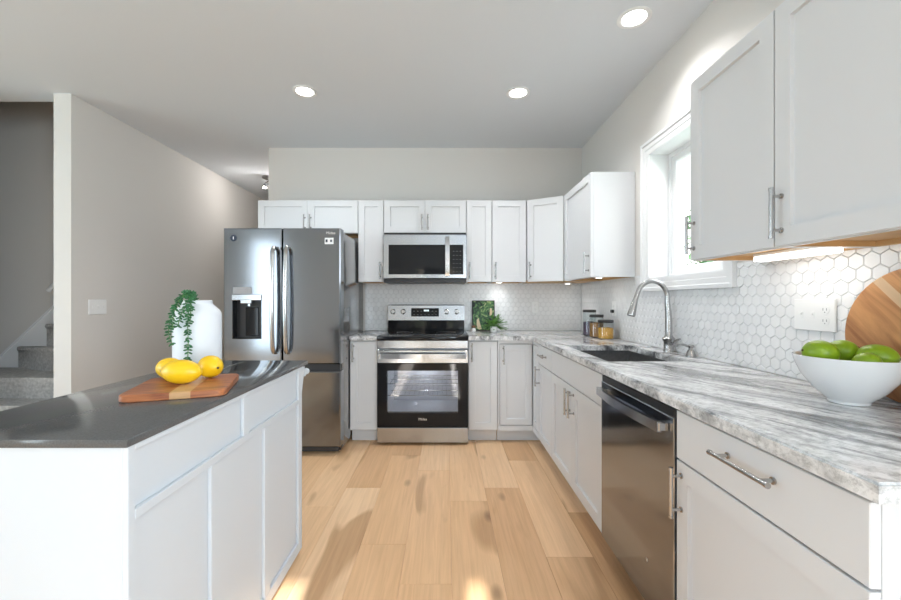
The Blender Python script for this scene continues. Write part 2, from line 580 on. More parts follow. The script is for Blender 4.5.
def text_mesh(name, body, size, material, parent, loc, rot=(R(90), 0, 0), ext=.0006):
    cu = bpy.data.curves.new(name + '_text', 'FONT')
    cu.body = body
    cu.size = size
    cu.extrude = ext
    cu.align_x = 'CENTER'
    cu.align_y = 'CENTER'
    tmp = bpy.data.objects.new(name + '_tmp', cu)
    COL.objects.link(tmp)
    bpy.context.view_layer.update()
    me = bpy.data.meshes.new_from_object(tmp.evaluated_get(bpy.context.evaluated_depsgraph_get()))
    me.name = name
    COL.objects.unlink(tmp)
    bpy.data.objects.remove(tmp)
    me.materials.clear()
    me.materials.append(material)
    o = bpy.data.objects.new(name, me)
    COL.objects.link(o)
    o.parent = parent
    o.location = loc
    o.rotation_euler = rot
    return o

# ------------------------------------------------------------------ dimensions
XW = 1.37          # face of the right wall
YB = 4.04          # face of the back wall
HC = 2.755         # ceiling height
XF = .74           # door plane of the right run
YF = 3.41          # door plane of the back run
CT, CB = .914, .879   # counter top / underside

# ------------------------------------------------------------------ the shell
def floor():
    w, L = .225, 1.145
    start = {-5: 2.37, -4: 2.37, -3: 2.60, -2: 2.00, -1: 1.72, 0: 2.43, 1: 2.60, 2: 1.90, 3: 2.3}
    mb = MB()
    bm = mb.bm
    lay = bm.loops.layers.float_color.new('plank')
    y_lo, y_hi = -3.0, 7.0
    k = math.floor((-6 - .025) / w)
    while .025 + k * w < XW + .17:
        xa, xb = max(.025 + k * w, -6), min(.025 + (k + 1) * w, XW + .17)
        y = start.get(k, random.uniform(1, 2))
        while y > y_lo: y -= L
        while y < y_hi:
            a, b_ = max(y, y_lo), min(y + L, y_hi)
            if b_ - a > .02:
                g, d = .0011, .0022
                c = (random.random(), random.random(), random.random(), 1)
                inner = [bm.verts.new(p) for p in ((xa + g, a + g, 0), (xb - g, a + g, 0), (xb - g, b_ - g, 0), (xa + g, b_ - g, 0))]
                outer = [bm.verts.new(p) for p in ((xa, a, -d), (xb, a, -d), (xb, b_, -d), (xa, b_, -d))]
                fs = [bm.faces.new(inner)] + [bm.faces.new([outer[i], outer[(i + 1) % 4], inner[(i + 1) % 4], inner[i]]) for i in range(4)]
                for f in fs:
                    for lp in f.loops: lp[lay] = c
            y += L
        k += 1
    o = mb.build('floor', M['floor'], smooth=False)
    o['kind'] = 'structure'
    sub = MB().box(-6, XW + .17, -3, 7, -.1, -.004)
    sub.build('floor_base', M['floor_gap'], o, smooth=False)
floor()

# ceiling, with the stairwell left open behind the left wall's end
structure('ceiling', MB().box(-6.12, XW + .17, -3.12, 3.1, HC, HC + .1).box(-2.917, XW + .17, 3.1, 7.1, HC, HC + .1).box(-6.12, -2.917, 3.1, 4.1, 5.0, 5.1), M['ceiling'], smooth=False)
# right wall with the window opening
WY0, WY1, WZ0, WZ1 = 1.963, 2.685, 1.365, 2.195
structure('wall_right', MB().box(XW, XW + .17, -3.12, -2.15, 0, HC).box(XW, XW + .17, -.75, WY0, 0, HC).box(XW, XW + .17, -2.15, -.75, 0, .85).box(XW, XW + .17, -2.15, -.75, 2.2, HC).box(XW, XW + .17, WY1, 7.1, 0, HC)
          .box(XW, XW + .17, WY0, WY1, 0, WZ0).box(XW, XW + .17, WY0, WY1, WZ1, HC), M['wall'], smooth=False)
structure('wall_back', MB().box(-1.79, XW, YB, YB + .13, 0, HC), M['wall'], smooth=False)
structure('wall_left', MB().box(-2.917, -2.787, 2.977, 7.1, 0, HC), M['wall'], smooth=False)
structure('wall_hall', MB().box(-2.787, XW, 7.0, 7.1, 0, HC).box(-1.79, -1.66, YB + .13, 7.0, 0, HC), M['wall'], smooth=False)
structure('wall_stair', MB().box(-6.12, -2.917, 3.9, 4.02, 0, 5).box(-6.12, -2.917, 3.1, 3.2, HC + .1, 5).box(-2.917, -2.8, 3.1, 3.9, HC + .1, 5), M['wall'], smooth=False)
structure('wall_light_block', MB().box(-6, -3.6, 2.72, 2.84, 0, HC), M['wall'], smooth=False)  # unseen wall added to keep daylight out of the stairwell
# outer left wall with a wide window added for fill, rear wall with front door, sidelights and windows
structure('wall_outer', MB().box(-6.12, -6, -3.12, -1.4, 0, HC).box(-6.12, -6, 1.8, 3.9, 0, 5).box(-6.12, -6, -1.4, 1.8, 0, .3).box(-6.12, -6, -1.4, 1.8, 2.4, HC), M['wall'], smooth=False)
rear = MB()
xs = [(-6, -4.45, None), (-4.45, -3.8, (.05, 2.62)), (-3.8, -.84, None), (-.84, -.60, (.15, 2.03)), (-.60, -.53, None), (-.53, .02, (0, 2.05)), (.02, .09, None), (.09, .165, (.15, 2.03)), (.165, .45, None), (.45, 1.25, (.55, 1.645)), (1.25, XW, None)]
for a, b_, op in xs:
    if op is None: rear.box(a, b_, -3.12, -3, 0, HC)
    else:
        if op[0] > 0: rear.box(a, b_, -3.12, -3, 0, op[0])
        rear.box(a, b_, -3.12, -3, op[1], HC)
structure('wall_rear', rear, M['wall'], smooth=False)

def pane_window(name, x0, x1, z0, z1):
    r = sroot(name, ((x0 + x1) / 2, -3.06, z0))
    f = MB()
    for a, b_, c, d in ((x0, x0 + .03, z0, z1), (x1 - .03, x1, z0, z1), (x0 + .03, x1 - .03, z0, z0 + .03), (x0 + .03, x1 - .03, z1 - .03, z1)):
        f.box(a, b_, -3.10, -3.03, c, d)
    f.build('window_frame', M['trim'], r, W=True)
    MB().box(x0 + .03, x1 - .03, -3.068, -3.062, z0 + .03, z1 - .03).build('glass_pane', M['glass'], r, W=True)
pane_window('window_2', -4.45, -3.8, .05, 2.62)
pane_window('window_fill_rear', .45, 1.25, .55, 1.645)  # unseen opening added to carry the rear right fill
for nm, a, b_ in (('window_4', -.84, -.60), ('window_5', .09, .165)):
    r = sroot(nm, ((a + b_) / 2, -3.06, .15))
    MB().box(a, b_, -3.068, -3.062, .15, 2.03).build('glass_pane', M['glass'], r, W=True)
d1 = sroot('door_1', (-.255, -3.06, 0))
MB().framed(-.5295, .0195, .001, 2.0495, -3.04, .045, (-.42, -.09, .2, 1.85), .008).build('door_panel', M['doorwood'], d1, W=True)
MB().cyl((-.05, -3.04, 1.0), (-.05, -2.98, 1.0), .012).blob(.028, .028, .028, (-.05, -2.97, 1.0)).build('door_knob', M['nickel'], d1, W=True)
r = sroot('window_fill_left', (-6.06, .2, .3))  # unseen opening added to carry the left fill
f = MB()
for a, b_, c, d in ((-1.4, -1.35, .3, 2.4), (1.75, 1.8, .3, 2.4), (-1.35, 1.75, .3, .35), (-1.35, 1.75, 2.35, 2.4), (.17, .23, .35, 2.35)):
    f.box(-6.10, -6.03, a, b_, c, d)
f.build('window_frame', M['trim'], r, W=True)
MB().box(-6.068, -6.062, -1.35, .17, .35, 2.35).box(-6.068, -6.062, .23, 1.75, .35, 2.35).build('glass_pane', M['glass'], r, W=True)

r = sroot('window_fill_right', (XW + .08, -1.45, .85))  # unseen opening added for the fill that brightens the left wall
f = MB()
for a, b_, c, d in ((-2.15, -2.10, .85, 2.2), (-.80, -.75, .85, 2.2), (-2.10, -.80, .85, .90), (-2.10, -.80, 2.15, 2.2)):
    f.box(XW + .05, XW + .12, a, b_, c, d)
f.build('window_frame', M['trim'], r, W=True)
MB().box(XW + .082, XW + .088, -2.10, -.80, .90, 2.15).build('glass_pane', M['glass'], r, W=True)
# unseen walls added to block sun from the rear windows, open before the door
structure('wall_sun_block', MB().box(-9, -1.05, -9.2, -9, -.3, 5.2).box(.32, 5, -9.2, -9, -.3, 5.2), M['trim'], smooth=False)

# baseboard along the left wall and its end
structure('baseboard_left', MB().box(-2.786, -2.772, 2.977, 7, 0, .10, .003).box(-2.93, -2.772, 2.962, 2.976, 0, .10, .003), M['trim'])

# sink window on the right wall
w1 = sroot('window_1', (XW, 2.324, WZ0))
cas = MB()
cw = .085
yo0, yo1, zo0, zo1 = WY0 - cw, WY1 + cw, WZ0 - cw, WZ1 + cw
def casing_ring(mb, prof, y0, y1, z0, z1):
    """prof: (offset outward from the opening, x) points; a mitred picture frame"""
    L = []
    for off, x in prof:
        L.append([(x, y0 - off, z0 - off), (x, y1 + off, z0 - off), (x, y1 + off, z1 + off), (x, y0 - off, z1 + off)])
    mb.loops(L, False, False)
casing_ring(cas, [(-.004, XW - .001), (-.004, XW - .012), (.008, XW - .016), (.03, XW - .016), (.034, XW - .020), (.060, XW - .020), (.066, XW - .028), (.085, XW - .028), (.085, XW - .001), (-.004, XW - .001)], WY0, WY1, WZ0, WZ1)
cas.build('casing', M['trim'], w1, W=True, angle=20)
jam = MB()
casing_ring(jam, [(-.003, XW + .002), (-.003, XW + .168), (-.0005, XW + .168), (-.0005, XW + .002), (-.003, XW + .002)], WY0, WY1, WZ0, WZ1)
jam.build('jamb', M['trim'], w1, W=True)
sash = MB()
casing_ring(sash, [(-.004, XW + .155), (-.004, XW + .120), (-.028, XW + .120), (-.028, XW + .128), (-.030, XW + .130), (-.065, XW + .130), (-.072, XW + .140), (-.072, XW + .155), (-.004, XW + .155)], WY0, WY1, WZ0, WZ1)
sash.build('sash', M['trim'], w1, W=True, angle=20)
MB().box(XW + .144, XW + .148, WY0 + .072, WY1 - .072, WZ0 + .072, WZ1 - .072).build('glass_pane', M['glass'], w1, W=True)
ck = MB().box(XW + .085, XW + .118, 2.02, 2.12, WZ0 + .004, WZ0 + .022, .004).tube([(XW + .09, 2.07, WZ0 + .022), (XW + .075, 2.03, WZ0 + .032), (XW + .07, 1.99, WZ0 + .03)], .007, 8)
ck.build('crank', M['white_plastic'], w1, W=True)

# ------------------------------------------------------------------ hex tile backsplash
def clip(poly, edge, val, keep_less):
    out = []
    for i, p in enumerate(poly):
        q = poly[(i + 1) % len(poly)]
        a = (p[edge] <= val) if keep_less else (p[edge] >= val)
        b_ = (q[edge] <= val) if keep_less else (q[edge] >= val)
        if a: out.append(p)
        if a != b_:
            t = (val - p[edge]) / (q[edge] - p[edge])
            out.append((p[0] + (q[0] - p[0]) * t, p[1] + (q[1] - p[1]) * t))
    return out

def hex_tiles(regions, mapf, name, parent):
    mb = MB()
    bm = mb.bm
    lay = bm.loops.layers.float_color.new('tint')
    s = .029
    w = s * math.sqrt(3)
    gap = .0013
    for (u0, u1, v0, v1) in regions:
        for j in range(int(v0 / (1.5 * s)) - 2, int(v1 / (1.5 * s)) + 3):
            for i in range(int(u0 / w) - 3, int(u1 / w) + 3):
                cu, cv = i * w + (w / 2 if j % 2 else 0), j * 1.5 * s
                poly = [(cu + (s - gap) * math.sin(k * math.pi / 3), cv + (s - gap) * math.cos(k * math.pi / 3)) for k in range(6)]
                for e, val, less in ((0, u0, False), (0, u1, True), (1, v0, False), (1, v1, True)):
                    if poly: poly = clip(poly, e, val, less)
                if len(poly) < 3: continue
                mu = sum(p[0] for p in poly) / len(poly)
                mv = sum(p[1] for p in poly) / len(poly)
                span = max(max(abs(p[0] - mu), abs(p[1] - mv)) for p in poly)
                if span < .004: continue
                tx, ty = random.gauss(0, .012), random.gauss(0, .012)
                k = max(0, 1 - .0022 / span)
                L = []
                for sc, h in ((1, 0.0005), (1, .0032), (k, .0044)):
                    L.append([mapf(mu + (p[0] - mu) * sc, mv + (p[1] - mv) * sc, h + ((p[0] - mu) * tx + (p[1] - mv) * ty if h > .001 else 0)) for p in poly])
                vl = [[bm.verts.new(p) for p in l] for l in L]
                t = random.random()
                fs = []
                n = len(poly)
                for a, b_ in zip(vl, vl[1:]):
                    for q in range(n): fs.append(bm.faces.new([a[q], a[(q + 1) % n], b_[(q + 1) % n], b_[q]]))
                fs.append(bm.faces.new(vl[-1]))
                for f in fs:
                    for lp in f.loops: lp[lay] = (t, t, t, 1)
    return mb.build(name, M['tile'], parent, smooth=False)
GR = .004   # grout bed thickness
ZT = 1.392
tb = structure('trim_1', MB().box(-.815, XW - .001, YB - GR, YB - .0005, CT + .001, ZT), M['grout'], smooth=False)
hex_tiles([(-.815, XW - GR - .006, CT + .001, ZT)], lambda u, v, h: (u, YB - GR - h, v), 'hex_tiles', tb)
tr = structure('trim_2', MB().box(XW - GR, XW - .0005, .62, YB - GR, CT + .001, WZ0 - cw - .001).box(XW - GR, XW - .0005, WY1 + cw + .001, YB - GR, WZ0 - cw - .001, ZT).box(XW - GR, XW - .0005, .62, WY0 - cw - .001, WZ0 - cw - .001, ZT), M['grout'], smooth=False)
zs = WZ0 - cw - .001
hex_tiles([(.62, WY0 - cw - .001, CT + .001, ZT), (WY0 - cw - .001, WY1 + cw + .001, CT + .001, zs), (WY1 + cw + .001, YB - GR - .006, CT + .001, ZT)],
          lambda u, v, h: (XW - GR - h, u, v), 'hex_tiles', tr)
TS = XW - GR - .006     # tile surface on the right wall
TB = YB - GR - .006     # tile surface on the back wall

# ------------------------------------------------------------------ cabinets (local frame: x along the face, front at y=0 facing -y)
def pull_v(x, z0, z1, y=0.0, so=.034, r=.006):
    m = MB().cyl((x, y - so, z0), (x, y - so, z1), r, 14)
    e = min(.022, (z1 - z0) * .16)
    for z in (z0 + e, z1 - e):
        m.cyl((x, y - so, z), (x, y - .0005, z), r * .8, 12)
        m.lathe([(r * 1.45, -.004), (r * 1.45, -.0005)], (x, y, z), 14, 'y', True, True)
    for z in (z0, z1):
        m.lathe([(r * 1.18, -.004), (r * 1.18, .004)], (x, y - so, z), 14, 'z', True, True)
    return m
def pull_h(x0, x1, z, y=0.0, so=.034, r=.006):
    m = MB().cyl((x0, y - so, z), (x1, y - so, z), r, 14)
    e = min(.022, (x1 - x0) * .16)
    for x in (x0 + e, x1 - e):
        m.cyl((x, y - so, z), (x, y - .0005, z), r * .8, 12)
        m.lathe([(r * 1.45, -.004), (r * 1.45, -.0005)], (x, y, z), 14, 'y', True, True)
    for x in (x0, x1):
        m.lathe([(r * 1.18, -.004), (r * 1.18, .004)], (x, y - so, z), 14, 'x', True, True)
    return m

def front(root, f, mt=None):
    kind, x0, x1, z0, z1 = f[:5]
    h = f[5] if len(f) > 5 else None
    mt = mt or M['cab']
    sh = kind == 'door'
    st = .057 if x1 - x0 > .2 else .045
    mb = MB().framed(x0, x1, z0, z1, 0, .0195, (x0 + st, x1 - st, z0 + st, z1 - st) if sh else None, .0125, True, .0018, .0012)
    d = mb.build('door' if kind == 'door' else ('drawer' if kind == 'drawer' else 'false_front'), mt, root, angle=20)
    if h:
        m = pull_v(h[1], h[2], h[3]) if h[0] == 'v' else pull_h(h[1], h[2], h[3])
        m.build('handle', M['nickel'], d)
    return d

def base_cabinet(label, loc, rz, w, fronts, depth=.615, toe=True, x_off=0.0, open_top=False):
    t = thing('base_cabinet', label, 'cabinet', loc, rz, 'white base cabinets')
    if open_top:
        MB().box(.001, .019, .0205, depth, .105, CB - .001).box(w - .019, w - .001, .0205, depth, .105, CB - .001).box(.019, w - .019, .0205, depth, .105, .123).box(.019, w - .019, depth - .01, depth, .123, CB - .001).box(.019, w - .019, .0205, .038, .69, CB - .001).box(.019, w - .019, .0205, .038, .123, .14).build('carcass', M['cab'], t, smooth=False)
    else:
        MB().box(.001, w - .001, .0205, depth, .105, CB - .001, .001).build('carcass', M['cab'], t, smooth=False)
    if toe: MB().box(.001, w - .001, .075, .09, 0.001, .104).build('toe_kick', M['cab'], t, smooth=False)
    for f in fronts: front(t, f)
    return t

DZ0, DZS, DZ1 = .115, .712, .866
R90 = R(-90)
# back run
base_cabinet('narrow white base cabinet between the fridge and the range', (-.818, YF, 0), 0, .238,
             [('door', .002, .236, DZ0, DZ1, ('v', .030, .70, .85))])
base_cabinet('narrow white base cabinet against the right side of the range', (.190, YF, 0), 0, .250,
             [('door', .002, .248, DZ0, DZ1, ('v', .030, .70, .85))])
# L-shaped corner cabinet with two leaves set in dark gaps
t = thing('corner_base_cabinet', 'white corner base cabinet, door outlined by a dark gap', 'cabinet', (XF, YF, 0), 0, 'white base cabinets')
MB().box(-.296, -.004, .030, .615, .105, CB - .001).box(.03, .615, -.200, .615, .105, CB - .001).box(-.004, .03, .03, .615, .105, CB - .001).build('carcass', M['cab'], t, smooth=False)
MB().box(-.292, -.004, .0292, .0297, .15, .85).box(.0292, .0297, -.19, 0, .15, .85).build('gap_shade', M['dark'], t, smooth=False)  # near-black sheets paint the shade in the recess round the doors
ff = MB().box(-.297, -.284, 0, .029, .106, CB - .002).box(-.284, -.0005, 0, .029, .848, CB - .002).box(-.284, -.0005, 0, .029, .106, .150)
ff.box(0, .029, -.200, .0, .848, CB - .002).box(0, .029, -.200, .0, .106, .150).box(0, .029, -.200, -.192, .150, .848)
ff.build('face_frame', M['cab'], t, smooth=False)
def leaf(x0, x1, hx, axis):
    mb = MB().framed(x0, x1, .156, .842, 0, .0195, (x0 + .05, x1 - .05, .156 + .05, .842 - .05), .009, True, .0018, .0025)
    hm = pull_v(hx, .68, .83) if hx is not None else None
    if axis:
        rm = Matrix.Rotation(R90, 4, 'Z')
        mb.xform(rm)
        if hm: hm.xform(rm)
    d = mb.build('door', M['cab'], t, angle=20)
    if hm: hm.build('handle', M['nickel'], d)
leaf(-.279, -.008, -.250, 0)
leaf(.006, .188, None, 1)
MB().box(-.295, .09, .075, .09, .001, .104).box(.075, .09, -.199, .075, .001, .104).build('toe_kick', M['cab'], t, smooth=False)

# right run (local x runs from far to near)
base_cabinet('slim white base cabinet with one small drawer in the far corner', (XF, 3.206, 0), R90, .400,
             [('drawer', .002, .398, DZS + .003, DZ1, ('h', .13, .27, .795)), ('door', .002, .398, DZ0, DZS - .003, ('v', .035, .54, .69))])
base_cabinet('wide white two-door base cabinet under the sink', (XF, 2.804, 0), R90, .904,
             [('false_front', .002, .902, DZS + .003, DZ1), ('door', .002, .4505, DZ0, DZS - .003, ('v', .418, .54, .69)), ('door', .4535, .902, DZ0, DZS - .003, ('v', .486, .54, .69))], open_top=True)
base_cabinet('white base cabinet with a wide drawer nearest the camera, beside the dishwasher', (XF, 1.287, 0), R90, .590,
             [('drawer', .002, .588, DZS + .003, DZ1, ('h', .215, .405, .812)), ('door', .002, .588, DZ0, DZS - .003, ('v', .030, .54, .69))])

# wall cabinets
UZ0, UZ1 = 1.387, 2.147
def wall_cabinet(label, loc, rz, w, z0, fronts, depth=.322, z1=UZ1, maple=True, name='wall_cabinet'):
    t = thing(name, label, 'cabinet', (loc[0], loc[1], z0), rz, 'white wall cabinets')
    H = z1 - z0
    b = MB().box(.001, w - .001, .0205, depth, .024, H, .001)
    b.box(.001, .017, .0205, depth, 0, .024).box(w - .017, w - .001, .0205, depth, 0, .024).box(.017, w - .017, .0205, .038, 0, .024)
    b.build('carcass', M['cab'], t, smooth=False)
    u = MB().box(.0175, w - .0175, .0385, depth - .001, .018, .0235).box(.0175, .021, .0385, depth - .001, .001, .018).box(w - .021, w - .0175, .0385, depth - .001, .001, .018).box(.021, w - .021, depth - .02, depth - .001, .001, .018)
    u.build('underside_panel', M['maple'] if maple else M['cab'], t, smooth=False)
    for k, x0, x1, hx in fronts:
        front(t, ('door', x0, x1, .002, H - .002, ('v', hx, .028, .028 + (.15 if H > .5 else .135)) if hx else None))
    return t
YU = 3.715
wall_cabinet('short white two-door cabinet above the fridge', (-1.747, YU), 0, .930, 1.842, [('d', .002, .4635, .438), ('d', .4665, .928, .492)])
wall_cabinet('narrow tall white wall cabinet between fridge and microwave', (-.815, YU), 0, .236, UZ0, [('d', .002, .234, .206)])
wall_cabinet('short white two-door cabinet above the microwave', (-.577, YU), 0, .764, 1.842, [('d', .002, .3805, .354), ('d', .3835, .762, .410)])
wall_cabinet('narrow white wall cabinet directly right of the microwave', (.189, YU), 0, .236, UZ0, [('d', .002, .234, .030)])
wall_cabinet('medium white wall cabinet between narrow cabinet and angled corner cabinet', (.427, YU), 0, .318, UZ0, [('d', .002, .316, .032)])
# angled corner cabinet
ax, ay, bx_, by_ = .752, YU - .002, XW - .327, 3.545
t = thing('corner_wall_cabinet', 'white wall cabinet with an angled door in the corner', 'cabinet', (ax, ay, UZ0), math.atan2(by_ - ay, bx_ - ax), 'white wall cabinets')
dl = math.hypot(bx_ - ax, by_ - ay)
ang = math.atan2(by_ - ay, bx_ - ax)
def loc2(x, y):
    dx, dy = x - ax, y - ay
    return (dx * math.cos(ang) + dy * math.sin(ang), -dx * math.sin(ang) + dy * math.cos(ang))
poly = [loc2(ax, YB - .002), loc2(ax, ay + .016), (.010, .0205), (dl - .010, .0205), loc2(bx_ + .016, by_), loc2(XW - .002, by_), loc2(XW - .002, YB - .002)]
MB().prism(poly, .02, UZ1 - UZ0).build('carcass', M['cab'], t, smooth=False)
cx = sum(p[0] for p in poly) / 7
cy = sum(p[1] for p in poly) / 7
MB().prism([(cx + (p[0] - cx) * .94, cy + (p[1] - cy) * .94) for p in poly], .0, .0195).build('underside_panel', M['maple'], t, smooth=False)
front(t, ('door', .004, dl - .004, .002, UZ1 - UZ0 - .002, ('v', .034, .028, .178)))
# right wall cabinets
XU = XW - .325
wall_cabinet('white wall cabinet on the right wall between corner and window, its blank side showing', (XU, 3.541), R90, .648, UZ0, [('d', .002, .646, .612)])
wall_cabinet('white wall cabinet beside the window, the farther of the near pair', (XU, 1.715), R90, .438, UZ0, [('d', .002, .436, .030)])
wall_cabinet('large white wall cabinet nearest the camera, top cut by the frame', (XU, 1.276), R90, .565, UZ0, [('d', .002, .563, .030)])

# ------------------------------------------------------------------ counters
def countertops():
    xe, ye = .722, 3.372
    # L counter with the sink cut out
    mb = MB()
    bm = mb.bm
    sx0, sx1, sy0, sy1 = .812, 1.235, 2.0, 2.705
    XB, YBk = TS - .0005, TB - .0005
    gx = sorted([.1905, xe, sx0, sx1, XB])
    gy = sorted([.668, sy0, sy1, ye, YBk])
    cells = set()
    for i in range(len(gx) - 1):
        for j in range(len(gy) - 1):
            x, y = (gx[i] + gx[i + 1]) / 2, (gy[j] + gy[j + 1]) / 2
            if x < xe and y < ye: continue
            if sx0 < x < sx1 and sy0 < y < sy1: continue
            cells.add((i, j))
    vt, vb = {}, {}
    def V(d, i, j, z):
        if (i, j) not in d: d[(i, j)] = bm.verts.new((gx[i], gy[j], z))
        return d[(i, j)]
    for (i, j) in cells:
        q = [(i, j), (i + 1, j), (i + 1, j + 1), (i, j + 1)]
        bm.faces.new([V(vt, *p, CT) for p in q])
        bm.faces.new([V(vb, *p, CB) for p in reversed(q)])
        for (a, b_), nb in (((q[0], q[1]), (i, j - 1)), ((q[1], q[2]), (i + 1, j)), ((q[2], q[3]), (i, j + 1)), ((q[3], q[0]), (i - 1, j))):
            if nb not in cells:
                bm.faces.new([V(vb, *a, CB), V(vb, *b_, CB), V(vt, *b_, CT), V(vt, *a, CT)])
    bmesh.ops.recalc_face_normals(bm, faces=bm.faces[:])
    es = [e for e in bm.edges if len(e.link_faces) == 2 and abs(e.verts[0].co.z - CT) < 1e-5 and abs(e.verts[1].co.z - CT) < 1e-5 and e.calc_face_angle(0) > 1]
    bmesh.ops.bevel(bm, geom=es, offset=.005, segments=2, affect='EDGES')
    o = mb.build('countertop', M['granite'])
    tag(o, 'long L-shaped grey streaked granite countertop with the sink cut in', 'countertop')
    o2 = MB().box(-.818, -.5805, ye, YBk, CB, CT, .004, 2).build('countertop', M['granite'])
    tag(o2, 'short granite countertop piece between fridge and range', 'countertop')
    # sink bowl hung under the cut-out
    s = thing('sink', 'dark undermount kitchen sink in the granite counter', 'sink', ((sx0 + sx1) / 2, (sy0 + sy1) / 2, CB - .21))
    z1 = CB - .0005
    z0 = z1 - .20
    def rr(x0, x1, y0, y1, z, r=.02):
        pts = []
        for cxx, cyy, a0 in ((x1 - r, y1 - r, 0), (x0 + r, y1 - r, 90), (x0 + r, y0 + r, 180), (x1 - r, y0 + r, 270)):
            for k in range(5): pts.append((cxx + r * math.cos(R(a0 + k * 22.5)), cyy + r * math.sin(R(a0 + k * 22.5)), z))
        return pts
    e = .004
    b = MB().loops([rr(sx0 - .012, sx1 + .012, sy0 - .012, sy1 + .012, z1), rr(sx0 - e, sx1 + e, sy0 - e, sy1 + e, z1), rr(sx0, sx1, sy0, sy1, z0 + .02), rr(sx0 + .02, sx1 - .02, sy0 + .02, sy1 - .02, z0)], False, True)
    b.loops([rr(sx0 - .012, sx1 + .012, sy0 - .012, sy1 + .012, z1), rr(sx0 - .006, sx1 + .006, sy0 - .006, sy1 + .006, z1 - .01), rr(sx0 - .006, sx1 + .006, sy0 - .006, sy1 + .006, z0 - .006)], False, True)
    b.build('basin', M['sinkmat'], s, W=True, angle=50)
    MB().lathe([(.045, .003), (.045, .006), (.03, .004), (.001, .002)], ((sx0 + sx1) / 2 + .05, (sy0 + sy1) / 2, z0), 24).build('drain', M['chrome'], s, W=True)
countertops()

# ------------------------------------------------------------------ faucet and soap pump
t = thing('faucet', 'brushed nickel gooseneck pull-down faucet behind the sink', 'faucet', (1.318, 2.37, CT))
b = MB().lathe([(.030, .001), (.030, .010), (.027, .016), (.027, .055), (.029, .062), (.034, .070), (.034, .080), (.026, .088), (.019, .10), (.0195, .14), (.0185, .2)], (0, 0, 0), 28, cap0=True, cap1=True)
b.build('base', M['nickel'], t)
pts = [(0, 0, .195), (-.004, 0, .25), (-.008, 0, .29)]
cxn, czn, rn = -.098, .312, .09
for k in range(0, 17):
    a = R(5 + k * 9.6)
    pts.append((cxn + rn * math.cos(a), 0, czn + .005 + rn * 1.12 * math.sin(a)))
pts.append((-.199, 0, .30))
MB().tube(pts, [.0185, .0165, .0150] + [.0135] * (len(pts) - 3), 16).build('neck', M['nickel'], t)
MB().tube([(-.1985, 0, .302), (-.204, 0, .283), (-.212, 0, .255), (-.221, 0, .222), (-.223, 0, .214)], [.0145, .0175, .0195, .0235, .0225], 18).build('spray_head', M['nickel'], t)
MB().tube([(-.2231, 0, .2138), (-.2238, 0, .211)], [.0205, .0195], 18).build('spray_nozzle', M['blackplastic'], t)
MB().tube([(.0, -.024, .05), (.0, -.05, .056), (.006, -.075, .075), (.01, -.098, .084)], [.011, .009, .007, .006], 12).build('lever', M['nickel'], t)
t = thing('soap_dispenser', 'small brushed nickel soap pump right of the faucet', 'soap dispenser', (1.328, 2.172, CT))
MB().lathe([(.026, .001), (.026, .006), (.022, .012), (.019, .026), (.014, .036)], seg=24, cap0=True, cap1=True).build('base', M['nickel'], t)
MB().lathe([(.011, .0362), (.011, .046), (.017, .050), (.018, .058), (.012, .063), (.002, .064)], seg=20, cap0=True, cap1=True).tube([(-.01, 0, .054), (-.035, .006, .062), (-.062, .012, .058), (-.07, .014, .05)], [.007, .0065, .006, .0055], 10).build('pump', M['nickel'], t)

# ------------------------------------------------------------------ dishwasher
t = thing('dishwasher', 'graphite stainless dishwasher with a bar handle, under the counter', 'dishwasher', (.735, 1.5935, 0))
X0 = .735
MB().box(X0 + .05, XW - .03, 1.293, 1.894, .10, CB - .004).build('body', M['blackplastic'], t, W=True, smooth=False)
rm = Matrix.Translation((X0, 1.894, 0)) @ Matrix.Rotation(R90, 4, 'Z')
MB().framed(0, .601, .108, .838, 0, .045, None, bev=.003).xform(rm).build('door', M['dw'], t, W=True)
MB().framed(0, .601, .8385, .866, .004, .04, None, bev=.002).xform(rm).build('control_strip', M['blackplastic'], t, W=True)
hb = MB()
hp = []
for k in range(13):
    u = k / 12
    hp.append((.035 + u * .535, -.030 - .016 * math.sin(math.pi * u), .800))
L = [[(p[0], p[1] - .007, p[2] - .017), (p[0], p[1] + .007, p[2] - .017), (p[0], p[1] + .007, p[2] + .017), (p[0], p[1] - .007, p[2] + .017)] for p in hp]
hb.loops(L)
hb.box(.030, .062, -.034, -.0005, .786, .816, .003).box(.545, .575, -.034, -.0005, .786, .816, .003)
hb.xform(rm).build('handle', M['steel'], t, W=True)
MB().box(X0 + .075, X0 + .09, 1.293, 1.894, .002, .099).build('toe_kick', M['blackplastic'], t, W=True, smooth=False)
MB().lathe([(.006, -.001), (.006, -.0003)], (.43, 0, .27), 16, 'y', True, True).xform(rm).build('badge', M['logo'], t, W=True)

# ------------------------------------------------------------------ fridge
FX0, FX1, FY = -1.735, -.823, 3.12
t = thing('refrigerator', 'dark stainless french-door refrigerator with water dispenser', 'refrigerator', ((FX0 + FX1) / 2, 3.6, 0))
MB().box(FX0 + .004, FX1 - .003, FY + .105, 4.0, .035, 1.762, .006, 2).build('body', M['fridge_side'], t, W=True)
MB().box(FX0 + .012, FX1 - .012, FY + .06, FY + .104, .03, 1.755).build('gasket', M['blackplastic'], t, W=True, smooth=False)
MB().box(FX0 + .03, FX1 - .03, FY + .05, FY + .10, .022, .068).build('grille', M['blackplastic'], t, W=True)
for fx in (FX0 + .05, FX1 - .16):
    MB().box(fx, fx + .11, FY + .07, FY + .25, 1.763, 1.786, .004).build('hinge_cover', M['blackplastic'], t, W=True)
for fx in (FX0 + .08, FX1 - .08):
    MB().cyl((fx, FY + .14, .001), (fx, FY + .14, .034), .02).build('foot', M['blackplastic'], t, W=True)
xm = -1.2785
